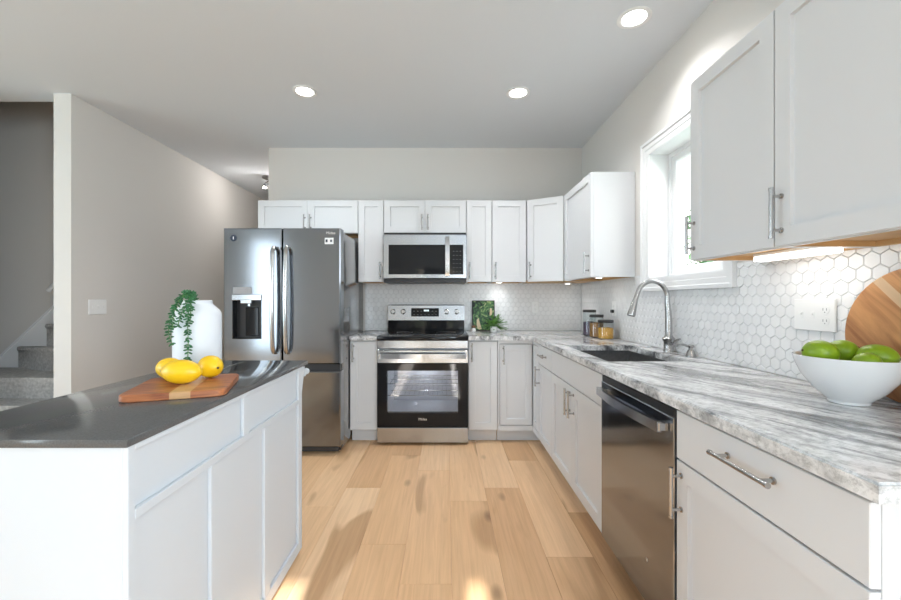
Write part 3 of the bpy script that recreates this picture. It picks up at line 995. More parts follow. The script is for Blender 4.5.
# dispenser opening in the left door
dx0, dx1 = -1.665, -1.437
dz0, dz1, dz2, dz3 = .916, 1.222, 1.262, 1.320
ld = MB().framed(FX0, xm - .004, .72, 1.78, FY, .10, (dx0, dx1, dz0, dz1), .075, True, .008).build('door', M['fridge'], t, W=True)
rd = MB().framed(xm + .004, FX1, .72, 1.78, FY, .10, None, bev=.008).build('door', M['fridge'], t, W=True)
fz = MB().framed(FX0, FX1, .075, .662, FY, .10, None, bev=.008).build('freezer_drawer', M['fridge'], t, W=True)
MB().box(FX0 + .01, FX1 - .01, FY + .03, FY + .059, .664, .716).build('grip_recess', M['blackplastic'], fz, W=True)
lin = MB()
e = .001
lin.box(dx0 + e, dx0 + .006, FY + .001, FY + .073, dz0 + e, dz1 - e).box(dx1 - .006, dx1 - e, FY + .001, FY + .073, dz0 + e, dz1 - e)
lin.box(dx0 + .006, dx1 - .006, FY + .001, FY + .073, dz0 + e, dz0 + .008).box(dx0 + .006, dx1 - .006, FY + .066, FY + .073, dz0 + .008, dz1 - e)
lin.box(dx0 + .075, dx1 - .05, FY + .055, FY + .066, dz0 + .02, dz1 - .06, .003)
lin.build('dispenser_recess', M['blackglass'], ld, W=True)
MB().box(dx0 - .002, dx1 + .002, FY - .007, FY - .0005, dz1 - .004, dz2, .003).box(dx0 + .065, dx1 - .075, FY - .010, FY + .05, dz1 - .03, dz1 + .004, .004).lathe([(.013, .0), (.013, .02)], ((dx0 + dx1) / 2 + .01, FY + .02, dz1 - .05), 14, 'z', True, True).build('dispenser_spout', M['steel'], ld, W=True)
MB().box(dx0 + .006, dx1 - .075, FY - .003, FY - .0005, dz2 + .006, dz3, .001).build('dispenser_panel', M['greyplastic'], ld, W=True)
MB().lathe([(.024, -.0035), (.026, -.0005)], (-1.655, FY, 1.703), 24, 'y', True, True).build('badge', M['navy'], ld, W=True)
MB().box(-1.658, -1.652, FY - .0045, FY - .0036, 1.692, 1.714).build('badge_mark', M['logo'], ld, W=True)
def fridge_handle(x, par):
    m = MB()
    pts = [(x, FY - .001, 1.625), (x, FY - .03, 1.628), (x, FY - .052, 1.60)]
    for k in range(9):
        u = k / 8
        pts.append((x, FY - .056 - .014 * math.sin(math.pi * u), 1.57 - u * .70))
    pts += [(x, FY - .052, .845), (x, FY - .03, .815), (x, FY - .001, .808)]
    m.tube(pts, .0165, 14, True, (.75, 1.0))
    m.build('handle', M['chrome'], par, W=True)
fridge_handle(xm - .050, ld)
fridge_handle(xm + .050, rd)
rl = t.location
text_mesh('logo', 'Midea', .030, M['logo'], rd, (-.898 - rl.x, FY - .0006 - rl.y, 1.742 - rl.z))
MB().box(-.945, -.876, FY - .0012, FY - .0004, 1.655, 1.705).build('sticker', M['sticker'], rd, W=True)
MB().box(-.938, -.922, FY - .0020, FY - .0013, 1.670, 1.692).box(-.902, -.888, FY - .0020, FY - .0013, 1.672, 1.690).build('sticker_icon', M['navy'], rd, W=True)

# ------------------------------------------------------------------ range
RX0, RX1, RY = -.577, .185, 3.35
t = thing('range', 'stainless freestanding electric range with black glass cooktop', 'range', ((RX0 + RX1) / 2, 3.7, 0))
rl = t.location
wx0, wx1, wz0, wz1 = -.494, .100, .274, .628
MB().framed(RX0 + .003, RX1 - .003, .02, .880, RY + .055, .60, (wx0 - .01, wx1 + .01, wz0 - .02, wz1 + .03), .46, True, .002).build('body', M['oven_in'], t, W=True)
for fx in (RX0 + .06, RX1 - .06):
    MB().cyl((fx, RY + .10, .001), (fx, RY + .10, .0195), .018).build('foot', M['blackplastic'], t, W=True)
l = lamp('POINT', 'oven_fill', (0, .02, .60), (0, 0, 0), 1.4, (.95, .98, 1), shadow_soft_size=.02)  # fill light added inside the cavity so the racks show
l.parent = t
rk = MB()
for zz in (.40, .50):
    for k in range(15):
        xx = wx0 + .012 + k * (wx1 - wx0 - .024) / 14
        rk.cyl((xx, RY + .09, zz), (xx, RY + .48, zz), .0026, 6)
    for yy in (RY + .09, RY + .28, RY + .48):
        rk.cyl((wx0 - .006, yy, zz), (wx1 + .006, yy, zz), .0035, 6)
rk.build('oven_rack', M['chrome'], t, W=True)
dr = MB().framed(RX0, RX1, .026, .150, RY, .053, None, bev=.003).build('drawer', M['steel'], t, W=True)
od = MB().framed(RX0, RX1, .157, .690, RY, .05, (wx0, wx1, wz0, wz1), .0498, False, .003, back=False).build('oven_door', M['blackglass'], t, W=True)
MB().framed(RX0, RX1, .691, .800, RY, .05, None, bev=.003).build('door_band', M['steel'], od, W=True)
MB().box(wx0 + .0005, wx1 - .0005, RY + .008, RY + .012, wz0 + .0005, wz1 - .0005).build('window_glass', M['ovenglass'], od, W=True)
hh = MB()
hp = [(RX0 + .02, RY - .045), (RX0 + .04, RY - .050), ((RX0 + RX1) / 2, RY - .056), (RX1 - .04, RY - .050), (RX1 - .02, RY - .045)]
hh.loops([[(x, y - .008, .735), (x, y + .008, .735), (x, y + .008, .775), (x, y - .008, .775)] for x, y in hp])
hh.box(RX0 + .03, RX0 + .06, RY - .046, RY - .0005, .742, .768, .003).box(RX1 - .06, RX1 - .03, RY - .046, RY - .0005, .742, .768, .003)
hh.build('handle', M['steel'], od, W=True)
text_mesh('logo', 'Midea', .029, M['logo'], od, (-.195 - rl.x, RY - .0006 - rl.y, .222 - rl.z))
MB().framed(RX0, RX1, .812, .882, RY + .004, .05, None, bev=.004).build('front_panel', M['steel'], t, W=True)
ck = MB().box(RX0 - .001, RX1 + .001, RY - .02, 3.955, .886, .917, .005, 2).build('cooktop', M['blackglass'], t, W=True)
for cx_, cy_, rr_ in ((-.39, 3.50, .11), (.0, 3.50, .095), (-.39, 3.78, .075), (.0, 3.78, .09)):
    MB().lathe([(rr_, .9172), (rr_, .9175), (rr_ - .003, .9175), (rr_ - .003, .9172)], (cx_, cy_, 0), 40).build('burner_ring', M['inkgrey'], ck, W=True)
bg = thing_b = MB().box(RX0 + .004, RX1 - .004, 3.956, 4.0285, .90, 1.020, .004).build('backguard', M['blackglass'], t, W=True)
pn = MB()
pn.loops([[(RX0 + .002, 3.945, 1.021), (RX1 - .002, 3.945, 1.021), (RX1 - .002, 4.0285, 1.021), (RX0 + .002, 4.0285, 1.021)], [(RX0 + .002, 3.962, 1.166), (RX1 - .002, 3.962, 1.166), (RX1 - .002, 4.0285, 1.166), (RX0 + .002, 4.0285, 1.166)], [(RX0 + .008, 3.970, 1.174), (RX1 - .008, 3.970, 1.174), (RX1 - .008, 4.0285, 1.174), (RX0 + .008, 4.0285, 1.174)]])
pn = pn.build('control_panel', M['steel'], t, W=True)
tilt = -math.atan2(.017, .145)
def on_panel(z): return 3.945 + .017 * (z - 1.021) / .145
for kx in (-.520, -.420, .005, .106):
    zc = 1.104
    MB().lathe([(.027, 0), (.027, -.004), (.021, -.006), (.019, -.028), (.017, -.030)], (0, 0, 0), 24, 'y', True, True).box(-.0035, .0035, -.034, -.0295, -.016, .016, .001).xform(Matrix.Translation((kx, on_panel(zc) - .0005, zc)) @ Matrix.Rotation(tilt, 4, 'X')).build('knob', M['chrome'], pn, W=True)
dp = MB().box(-.137, .137, -.003, -.0005, -.041, .041, .001).xform(Matrix.Translation((-.207, on_panel(1.098), 1.098)) @ Matrix.Rotation(tilt, 4, 'X')).build('display', M['blackglass'], pn, W=True)
dg = MB()
for k in range(4): dg.box(-.028 + k * .013, -.019 + k * .013, -.0042, -.0034, .008, .024)
dg.xform(Matrix.Translation((-.190, on_panel(1.10), 1.10)) @ Matrix.Rotation(tilt, 4, 'X')).build('clock_digits', M['display'], dp, W=True)
for r_ in range(2):
    for c_ in range(7):
        if r_ == 0 or c_ not in (3, 4):
            MB().box(-.115 + c_ * .036, -.100 + c_ * .036, -.0042, -.0034, -.026 + r_ * .035, -.022 + r_ * .035).xform(Matrix.Translation((-.207, on_panel(1.098), 1.098)) @ Matrix.Rotation(tilt, 4, 'X')).build('touch_key', M['inkgrey'], pn, W=True)

# ------------------------------------------------------------------ microwave
MY = 3.635
MX0, MX1, MZ0, MZ1 = -.573, .190, 1.414, 1.816
t = thing('microwave', 'stainless over-the-range microwave with dark window and upright handle', 'microwave', ((MX0 + MX1) / 2, 3.83, 1.375))
rl = t.location
MB().box(MX0 + .004, MX1 - .004, MY + .04, 4.028, 1.380, 1.839, .003).build('body', M['blackplastic'], t, W=True)
MB().box(MX0 + .012, MX1 - .012, MY + .012, MY + .04, 1.380, 1.412, .003).build('bottom_grille', M['blackplastic'], t, W=True)
md = MB().framed(MX0, MX1, MZ0, MZ1, MY, .038, (-.522, .157, 1.452, 1.722), .004, True, .006).build('door', M['steel'], t, W=True)
MB().box(-.5215, .1565, MY + .0008, MY + .0035, 1.4525, 1.7215).build('dark_glass', M['blackglass'], md, W=True)
hh = MB().loops([[(-.006, y - .010, z), (.032, y - .010, z), (.032, y + .008, z), (-.006, y + .008, z)] for y, z in ((MY - .040, 1.436), (MY - .046, 1.46), (MY - .048, 1.61), (MY - .046, 1.765), (MY - .040, 1.79))])
hh.box(.000, .026, MY - .04, MY - .0005, 1.440, 1.462, .002).box(.000, .026, MY - .04, MY - .0005, 1.765, 1.787, .002)
hh.build('handle', M['chrome'], md, W=True)
for r_ in range(6):
    for c_ in range(3):
        MB().box(.066 + c_ * .030, .074 + c_ * .030, MY - .0002, MY + .0006, 1.475 + r_ * .037, 1.480 + r_ * .037).build('touch_key', M['inkgrey'], md, W=True)
text_mesh('logo', 'Midea', .020, M['logo'], md, (-.205 - rl.x, MY - .0006 - rl.y, 1.430 - rl.z))

# ------------------------------------------------------------------ island
IX0, IX1, IY0, IY1 = -1.205, -.703, .885, 1.955
t = thing('island_cabinet', 'white panelled kitchen island base under the dark counter', 'kitchen island', ((IX0 + IX1) / 2, (IY0 + IY1) / 2, 0))
CBI = .895
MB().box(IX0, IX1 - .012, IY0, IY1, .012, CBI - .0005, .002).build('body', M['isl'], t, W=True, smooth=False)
MB().box(IX0 + .05, IX1 - .06, IY0 + .05, IY1 - .05, .0005, .0115).build('plinth', M['dark'], t, W=True, smooth=False)
fr = MB()
fx0, fx1 = IX1 - .012, IX1
def slat(y0, y1, z0, z1): fr.box(fx0 + .0003, fx1, y0, y1, z0, z1, .0015)
slat(IY0, IY0 + .022, .012, CBI - .001)
slat(IY1 - .045, IY1, .012, CBI - .001)
slat(IY0 + .022, IY1 - .045, CBI - .014, CBI - .001)
slat(IY0 + .022, IY1 - .045, .722, .746)
slat(IY0 + .022, IY1 - .045, .012, .06)
slat(1.200, 1.250, .060, .722)
slat(1.555, 1.605, .060, .722)
slat(1.392, 1.432, .746, CBI - .014)
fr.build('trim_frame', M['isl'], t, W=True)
# curved corbel under the far overhang
pr = []
for k in range(9):
    u = k / 8
    pr.append((IY1 + .001 + .058 * (1 - u) ** 1.6 + .004, .66 + .225 * (1 - u)))
poly = [(IY1 + .001, CBI - .001)] + pr + [(IY1 + .001, .64)]
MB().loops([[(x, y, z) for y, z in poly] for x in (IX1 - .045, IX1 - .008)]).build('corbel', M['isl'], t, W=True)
MB().box(IX1 - .030, IX1 - .006, IY1 + .064, IY1 + .070, .835, .872, .002).cyl((IX1 - .018, IY1 + .070, .853), (IX1 - .018, IY1 + .105, .853), .006).lathe([(.006, .098), (.016, .102), (.016, .114), (.004, .117)], (IX1 - .018, IY1, .853), 18, 'y', True, True).build('knob', M['isl'], t, W=True)
o = MB().box(-1.228, -.699, .877, 2.030, CBI, CT, .0025, 2).build('island_countertop', M['quartz'])
tag(o, 'dark grey polished counter slab on the white island', 'countertop')

# ------------------------------------------------------------------ things on the island
def vec2(a, b_): return (b_[0] - a[0], b_[1] - a[1])
A, B = (-.962, 1.178), (-.704, 1.268)
dv = Vector((B[0] - A[0], B[1] - A[1])).normalized()
nv = Vector((-dv.y, dv.x))
bw, bd = .278, .30
cen = Vector(A) + dv * bw / 2 + nv * bd / 2
bz = math.atan2(dv.y, dv.x)
def slab_round(w, d, z0, z1, r, wob=0.0):
    pts = []
    for cx_, cy_, a0 in ((w / 2 - r, d / 2 - r, 0), (-w / 2 + r, d / 2 - r, 90), (-w / 2 + r, -d / 2 + r, 180), (w / 2 - r, -d / 2 + r, 270)):
        for k in range(6): pts.append((cx_ + r * math.cos(R(a0 + k * 18)), cy_ + r * math.sin(R(a0 + k * 18))))
    c = .003
    s = lambda q: [(x * (1 - q / (w / 2)), y * (1 - q / (d / 2))) for x, y in pts]
    m = MB().loops([[(x, y, z0) for x, y in s(c)], [(x, y, z0 + c) for x, y in pts], [(x, y, z1 - c) for x, y in pts], [(x, y, z1) for x, y in s(c)]])
    return m
o = slab_round(bw + .01, bd, .0006, .023, .03).build('cutting_board', M['boardwood'], None, (cen.x - .006, cen.y, CT), (0, 0, bz))
tag(o, 'reddish wood cutting board with a pale stripe under the lemons', 'cutting board')

def lemon_fn(p):
    q = Vector(p)
    s = abs(q.x)
    tip = max(0, s - .86) / .14
    k = 1 - .35 * tip
    q.y *= k
    q.z *= k
    q.x *= 1 + .10 * tip
    return q
def lemon(label, x, y, L, r, yaw):
    t = thing('lemon', label, 'lemon', (x, y, CT + .0235), yaw, 'lemons on the cutting board')
    m = MB().blob(r, r, L, (0, 0, 0), None, 28, 22)
    m.xform(Matrix.Rotation(R(90), 4, 'Y'))
    for v in m.bm.verts:
        s = abs(v.co.x) / L
        tip = max(0, s - .82) / .18
        v.co.x *= 1 + .07 * tip ** 2
        v.co.z += r
    m.build('rind', M['lemon'], t)
    MB().lathe([(.004, .0), (.0045, .003), (.002, .005)], (L * 1.065, 0, r), 10, 'x', True, True).build('stem_end', M['stemb'], t)
lemon('yellow lemon in front of the other two on the board', -.893, 1.352, .066, .0405, R(176))
lemon('yellow lemon peeking out behind the front lemon, on the vase-plant side', -.994, 1.442, .054, .037, R(160))
lemon('yellow lemon behind the front one, stem end showing', -.860, 1.462, .050, .040, R(-35))

t = thing('vase', 'tall white ceramic bottle vase on the island', 'vase', (-1.085, 1.75, CT))
MB().lathe([(.075, .0006), (.088, .004), (.092, .012), (.093, .06), (.093, .235), (.091, .25), (.083, .263), (.066, .280), (.058, .287), (.056, .294), (.0565, .302), (.054, .305), (.050, .302), (.050, .285), (.06, .27)], seg=48, cap0=True).build('body', M['vase'], t)
ti = MB().lathe([(.0495, .284), (.0, .283)], seg=24)
ti.bm.free()
def succulent():
    t = thing('trailing_succulent', 'green trailing succulent strands hanging over the white vase', 'plant', (-1.085, 1.75, CT))
    def P(px, py, y): return Vector(((px - 446) * y / 400 + 1.085, y - 1.75, 1.22 + (300 - py) * y / 400 - CT))
    strands = [
        [Vector((-.01, -.02, .27)), Vector((-.005, -.035, .326)), P(187, 294.5, 1.645), P(181, 299, 1.63), P(175, 308, 1.625), P(170, 322, 1.625), P(169, 334, 1.625), P(173, 345, 1.625)],
        [Vector((0, -.02, .27)), Vector((.004, -.04, .326)), P(190, 295.5, 1.645), P(189, 308, 1.632), P(188, 325, 1.632), P(188.5, 342, 1.632), P(188, 360, 1.632)],
        [Vector((-.012, -.015, .27)), Vector((-.012, -.035, .328)), P(184, 294.5, 1.645), P(178, 303, 1.63), P(174, 314, 1.625), P(173, 328, 1.625)],
        [Vector((0, -.022, .27)), Vector((-.004, -.04, .324)), P(190, 296.5, 1.645), P(186, 306, 1.63), P(181, 316, 1.63), P(178, 326, 1.63)],
        [Vector((.01, -.022, .27)), Vector((.008, -.04, .324)), P(192, 296.5, 1.645), P(191, 312, 1.632), P(190.5, 322, 1.632)],
    ]
    st, lf = MB(), MB()
    rn = random.Random(11)
    for s in strands:
        # resample by Catmull-Rom
        pts = []
        for i in range(len(s) - 1):
            p0, p1, p2, p3 = s[max(i - 1, 0)], s[i], s[i + 1], s[min(i + 2, len(s) - 1)]
            for k in range(8):
                u = k / 8
                pts.append(.5 * ((2 * p1) + (p2 - p0) * u + (2 * p0 - 5 * p1 + 4 * p2 - p3) * u * u + (3 * p1 - p0 - 3 * p2 + p3) * u ** 3))
        pts.append(s[-1])
        st.tube(pts, .0016, 6)
        acc, nxt, ph = 0, .03, 0
        for a, b_ in zip(pts, pts[1:]):
            d = (b_ - a).length
            acc += d
            while acc > nxt:
                nxt += .0125
                ph += 1.25
                tang = (b_ - a).normalized()
                side = tang.cross(Vector((0, 1, 0)))
                if side.length < .1: side = Vector((1, 0, 0))
                side.normalize()
                oth = tang.cross(side)
                for kk in range(3):
                    an = ph + kk * 2.09 + rn.uniform(-.3, .3)
                    dirv = (side * math.cos(an) + oth * math.sin(an) + tang * rn.uniform(.1, .7)).normalized()
                    if (b_ + dirv * .014).y > b_.y + .011: continue
                    q = dirv.to_track_quat('Z', 'Y').to_matrix()
                    lf.blob(.0048, .0034, .0082, b_ + dirv * .0095, q, 8, 6)
    st.build('stem', M['leaf'], t)
    lf.build('leaves', M['succ'], t, angle=80)
succulent()
t = thing('spoon', 'slim steel spoon lying behind the lemons beside the vase', 'spoon', (-.965, 1.82, CT))
MB().tube([(-.005, -.095, .006), (0, -.03, .011), (.002, .03, .013), (.004, .095, .009)], [.003, .0035, .0045, .006], 10, True, (.6, 1)).build('handle', M['chrome'], t)
MB().blob(.016, .026, .0045, (-.006, -.118, .0055), None, 18, 8).build('spoon_bowl', M['chrome'], t)

# ------------------------------------------------------------------ things on the granite
BC = (1.196, 1.190)
t = thing('bowl', 'wide white ceramic bowl holding green limes', 'bowl', (*BC, CT))
MB().lathe([(.044, .0006), (.047, .002), (.048, .010), (.052, .014), (.080, .040), (.108, .080), (.122, .115), (.128, .136), (.1285, .139), (.126, .1395), (.124, .136), (.118, .115), (.104, .082), (.076, .045), (.045, .022), (.0, .019)], seg=64, cap0=True).build('shell', M['ceramic'], t)
def lime(label, x, y, z, L, r, yaw, pitch, vis=True):
    t = thing('lime', label, 'lime', (BC[0] + x, BC[1] + y, CT + z), 0, 'limes in the white bowl')
    m = MB().blob(r, r, L, (0, 0, 0), None, 24, 18)
    m.xform(Matrix.Rotation(yaw, 4, 'Z') @ Matrix.Rotation(R(90) + pitch, 4, 'Y'))
    m.build('rind', M['lime'], t)
    d = Matrix.Rotation(yaw, 3, 'Z') @ Matrix.Rotation(R(90) + pitch, 3, 'Y') @ Vector((0, 0, 1))
    q = d.to_track_quat('Z', 'Y').to_matrix().to_4x4()
    q.translation = d * (L - .0008)
    MB().lathe([(.0035, 0), (.004, .002), (.002, .0035)], seg=8, cap0=True, cap1=True).xform(q).build('stem_end', M['stemb'], t)
lime('green lime at the far rim of the bowl, stem end up', -.052, .033, .145, .046, .038, R(165), R(-8))
lime('green lime in the middle of the bowl between two others', .022, .045, .146, .042, .036, R(-25), R(-20))
lime('green lime at the near side of the bowl against the round board', .058, -.026, .141, .045, .036, R(-35), R(4))
lime('small low lime half hidden behind the front rim of the bowl', -.004, -.056, .127, .036, .030, R(80), R(10))
# two more below, carrying the ones above
lime('hidden green lime lying at the bottom of the bowl', -.035, .0, .077, .042, .035, R(90), 0)
lime('hidden green lime lying at the bottom of the bowl', .038, .004, .077, .042, .035, R(90), 0)

# round board leaning on the tiles
RB = .20
lean = math.atan2(.020, 2 * RB)
t = thing('round_board', 'round wooden serving board leaning on the tiles behind the bowl', 'serving board', (TS - .0298, 1.14, CT + .001), 0)
m = MB()
prof = [(.001, -.009), (RB - .004, -.009), (RB, -.005), (RB, .005), (RB - .004, .009), (.001, .009)]
m.lathe(prof, (0, 0, RB), 72, 'x', True, True)
m.xform(Matrix.Rotation(lean, 4, 'Y'))
m.shift((0, 0, .0025))
rb = m.build('board', M['roundwood'], t)

def jar(label, x, y, r, h, fill, fmat):
    t = thing('storage_jar', label, 'jar', (x, y, CT), 0, 'glass storage jars in the corner')
    hb = h - .022
    MB().lathe([(.001, .0006), (r - .006, .0006), (r, .006), (r, hb - .012), (r - .004, hb), (r - .007, hb), (r - .0032, hb - .013), (r - .0032, .008), (r - .008, .004), (.001, .004)], seg=36).build('glass', M['jarglass'], t)
    MB().lathe([(.001, .0045), (r - .009, .0045), (r - .0038, .0085), (r - .0038, fill), (r * .5, fill + .006), (.001, fill + .008)], seg=32).build('filling', fmat, t)
    MB().lathe([(.001, hb + .0005), (r - .002, hb + .0005), (r - .001, hb + .003), (r - .001, h - .003), (r - .004, h), (.001, h)], seg=36).build('lid', M['jarlid'], t)
jar('tallest glass jar of dark berries with a dark lid', 1.232, 3.44, .055, .222, .115, M['berry'])
jar('middle glass jar of brown nuts between the tallest and the shortest', 1.237, 3.292, .056, .186, .115, M['nuts'])
jar('shortest glass jar of yellow lentils with a dark lid', 1.256, 3.150, .060, .150, .085, M['lentil'])

# picture and plant right of the range
t = thing('art_print', 'small green leafy picture leaning on the tiles right of the range', 'picture', (.374, 3.965, CT + .001))
tl = math.atan2(.052, .305)
rmx = Matrix.Rotation(-tl, 4, 'X')
MB().framed(-.113, .113, .002, .305, 0, .012, (-.105, .105, .010, .297), .003, True, .001).xform(rmx).build('frame', M['dark'], t)
pr = MB().box(-.1045, .1045, .0005, .0028, .0105, .2965).xform(rmx).build('print', M['print'], t)
MB().loops([[(x, y, z) for x, z in ((-.06, .02), (-.02, .02), (-.035, .07), (-.05, .13), (-.068, .11), (-.07, .06))] for y in (-.0004, .0003)]).xform(rmx).build('pale_figure', M['cream'], pr)
MB().loops([[(x, y, z) for x, z in ((.06, .15), (.085, .15), (.085, .225), (.065, .225))] for y in (-.0004, .0003)]).xform(rmx).build('pale_figure', M['cream'], pr)
t = thing('potted_plant', 'small bushy green plant in a white pot before the picture', 'plant', (.452, 3.80, CT))
MB().lathe([(.001, .0006), (.026, .0006), (.030, .004), (.037, .052), (.0375, .056), (.034, .056), (.033, .045), (.001, .044)], seg=28).build('pot', M['ceramic'], t)
lv, sm = MB(), MB()
rnd = random.Random(3)
for k in range(70):
    a = rnd.uniform(0, 2 * math.pi)
    ln = rnd.uniform(.05, .125)
    el = R(rnd.uniform(-12, 62))
    d = Vector((math.cos(a) * math.cos(el), .55 * math.sin(a) * math.cos(el), math.sin(el)))
    base = Vector((rnd.uniform(-.012, .012), rnd.uniform(-.012, .012), .046))
    tip = base + d * ln
    mid = base + d * ln * .5 + Vector((0, 0, .015))
    sm.tube([base, mid, tip], [.0014, .0012, .0008], 5)
    for q, sd in ((tip, 0), (mid, 1), (mid * .5 + tip * .5, -1)):
        dd = (d + Vector((0, 0, -.25)) + Vector((-d.y, d.x, 0)) * .7 * sd).normalized()
        rt = dd.to_track_quat('Z', 'Y').to_matrix()
        lv.blob(.0085, .0022, .019, q + dd * .012, rt, 7, 6)
sm.build('stem', M['leaf'], t)
lv.build('leaves', M['leaf'], t, angle=80)
t = thing('ornament', 'tiny white ornament with a brown cap beside the range', 'ornament', (.268, 3.86, CT))
MB().lathe([(.001, .0006), (.018, .0006), (.022, .010), (.020, .026), (.012, .036), (.001, .037)], seg=24).build('body', M['ceramic'], t)
MB().lathe([(.002, .0372), (.016, .0375), (.024, .044), (.020, .056), (.008, .064), (.001, .065)], seg=24).build('cap', M['brown'], t)

# ------------------------------------------------------------------ switch and outlet plates
def plate(name, label, cat, loc, rz, w, h, toggles, outlets, plug=False):
    t = thing(name, label, cat, loc, rz, 'white wall plates')
    MB().framed(-w / 2, w / 2, -h / 2, h / 2, -.0065, .006, None, bev=.003).build('plate', M['white_plastic'], t)
    for x in toggles:
        MB().box(x - .005, x + .005, -.0078, -.0066, -.012, .012, .0008).box(x - .003, x + .003, -.014, -.0078, .0, .008, .001).build('toggle', M['white_plastic'], t)
    for x in outlets:
        s = MB()
        for z in (-.020, .020):
            s.lathe([(.0165, -.0078), (.0165, -.0066)], (x, 0, z), 20, 'y', True, True)
        so = s.build('socket', M['white_plastic'], t)
        k = MB()
        for z in (-.020, .020):
            k.box(x - .008, x - .0055, -.0084, -.0079, z - .003, z + .006).box(x + .0055, x + .008, -.0084, -.0079, z - .003, z + .006).lathe([(.0022, -.0084), (.0022, -.0079)], (x, 0, z - .009), 10, 'y', True, True)
        k.build('slots', M['greyplastic'], so)
    if plug:
        MB().box(-.016, .016, -.030, -.0085, -.034, -.008, .004).build('plug', M['blackplastic'], t)
    return t
plate('switch_plate', 'white triple switch plate on the left wall', 'light switch', (-2.7865, 3.20, 1.165), R(90), .165, .118, (-.046, 0, .046), ())
plate('outlet_plate', 'wide white plate with two switches and an outlet behind the limes', 'outlet', (TS - .0005, 1.475, 1.165), R90, .166, .118, (-.046, 0), (.046,))
plate('outlet_plate', 'white outlet plate on the back wall tiles near the leafy picture', 'outlet', (.895, TB - .0005, 1.148), 0, .075, .118, (), (0,))
plate('outlet_plate', 'white outlet plate with a dark plug on the right wall beyond the faucet', 'outlet', (TS - .0005, 3.23, 1.150), R90, .075, .118, (), (0,), True)

# ------------------------------------------------------------------ lamps
def can_light(label, x, y):
    t = thing('recessed_light', label, 'ceiling light', (x, y, HC), 0, 'recessed ceiling lights')
    MB().lathe([(.088, -.0006), (.088, -.004), (.082, -.007), (.066, -.006), (.060, -.001)], seg=40).build('trim_ring', M['trim'], t)
    MB().lathe([(.060, -.0025), (.002, -.0026)], seg=36).lathe([(.060, -.0025), (.060, -.0010), (.002, -.0010)], seg=36).build('lens', M['lamp_on'], t)
    l = lamp('SPOT', 'can_lamp', (0, 0, -.012), (0, 0, 0), 40, (.98, .985, 1), spot_size=R(138), spot_blend=.8, shadow_soft_size=.055)
    l.parent = t
can_light('recessed ceiling light over the fridge side, leftmost of three', -1.038, 2.945)
can_light('recessed ceiling light in front of the cabinets right of the microwave', .534, 2.966)
can_light('recessed ceiling light nearest the right wall and the camera', 1.023, 2.177)

t = thing('spotlight_fixture', 'small two-headed ceiling spotlight in the hall beyond the fridge', 'ceiling light', (-2.205, 5.0, HC))
MB().lathe([(.085, -.0006), (.085, -.018), (.07, -.024), (.002, -.024)], seg=28).build('base', M['nickel'], t)
for s, (dx, dy, dz) in ((-1, (.0, -.03, -.10)), (1, (.09, .02, -.12))):
    hd = MB().cyl((dx * .4, dy * .4, -.0245), (dx, dy, dz + .03), .006).tube([(dx + .01, dy + .01, dz + .035), (dx - .01, dy - .008, dz), (dx - .03, dy - .024, dz - .045)], [.018, .032, .036], 18).build('spot_head', M['nickel'], t)
    MB().blob(.026, .026, .008, (dx - .032, dy - .026, dz - .048), None, 16, 8).build('bulb', M['lamp_on'], hd)
l = lamp('SPOT', 'hall_spot_lamp', (-.10, -.07, -.17), (0, 0, 0), 3.5, (1, .96, .92), spot_size=R(165), spot_blend=1.0, shadow_soft_size=.03)
l.parent = t
l.rotation_euler = Vector((-.5, -.42, -.10)).to_track_quat('-Z', 'Y').to_euler()
l = lamp('POINT', 'hall_spot_glow', (.10, .0, -.20), (0, 0, 0), 6, (1, .96, .92), shadow_soft_size=.04)
l.parent = t

t = thing('under_cabinet_light', 'lit white bar light under the near wall cabinets', 'light', (XW - .125, 1.435, UZ0 - .004))
MB().box(-.020, .020, -.165, .165, .0055, .0205, .003).build('housing', M['white_plastic'], t)
MB().box(-.024, .024, -.158, .158, -.011, .005, .004, 2).build('diffuser', M['led_on'], t)
l = lamp('AREA', 'bar_lamp', (0, 0, -.014), (0, 0, R(90)), 0.32, (1, .98, .95), shape='RECTANGLE', size=.30, size_y=.03)
l.parent = t
def puck(label, x, y, z):
    t = thing('puck_light', label, 'light', (x, y, z), 0, 'puck lights under the wall cabinets')
    MB().lathe([(.034, -.0005), (.034, -.012), (.030, -.014), (.027, -.012)], seg=28, cap0=True).build('ring', M['white_plastic'], t)
    MB().lathe([(.027, -.0125), (.012, -.0145), (.001, -.015)], seg=24).build('lens', M['lamp_on'], t)
    l = lamp('SPOT', 'puck_lamp', (0, 0, -.022), (0, 0, 0), 1.0, (1, .98, .95), spot_size=R(140), spot_blend=.8, shadow_soft_size=.025)
    l.parent = t
puck('round puck light under the cabinets above the leafy picture', .52, 3.93, UZ0 + .017)
puck('round puck light under the angled corner cabinet', 1.16, 3.82, UZ0 - .0005)
puck('round puck light under the wall cabinet above the jars', 1.19, 3.12, UZ0 + .017)

# ------------------------------------------------------------------ stairs behind the left wall
t = thing('staircase', 'grey carpeted stairs rising behind the left wall', 'stairs', (-4.0, 3.4, 0))
def step(x0, poly, z0, z1):
    # rounded carpet nosing round the tread
    cx_ = sum(p[0] for p in poly) / len(poly)
    cy_ = sum(p[1] for p in poly) / len(poly)
    def gr(d):
        out = []
        for x, y in poly:
            v = Vector((x - cx_, y - cy_))
            l_ = v.length
            out.append((cx_ + v.x * (1 + d / l_), cy_ + v.y * (1 + d / l_)))
        return out
    L = [[(x, y, z0) for x, y in poly]]
    for d, z in ((0, z1 - .045), (.012, z1 - .040), (.020, z1 - .022), (.014, z1 - .005), (0, z1)):
        L.append([(x, y, z) for x, y in gr(d)])
    MB().loops(L).build('step', M['carpet'], t, W=True, angle=60)
XR = -2.945
step(0, [(-5.6, 2.95), (XR, 2.95), (XR, 3.22), (-5.6, 3.22)], .001, .19)
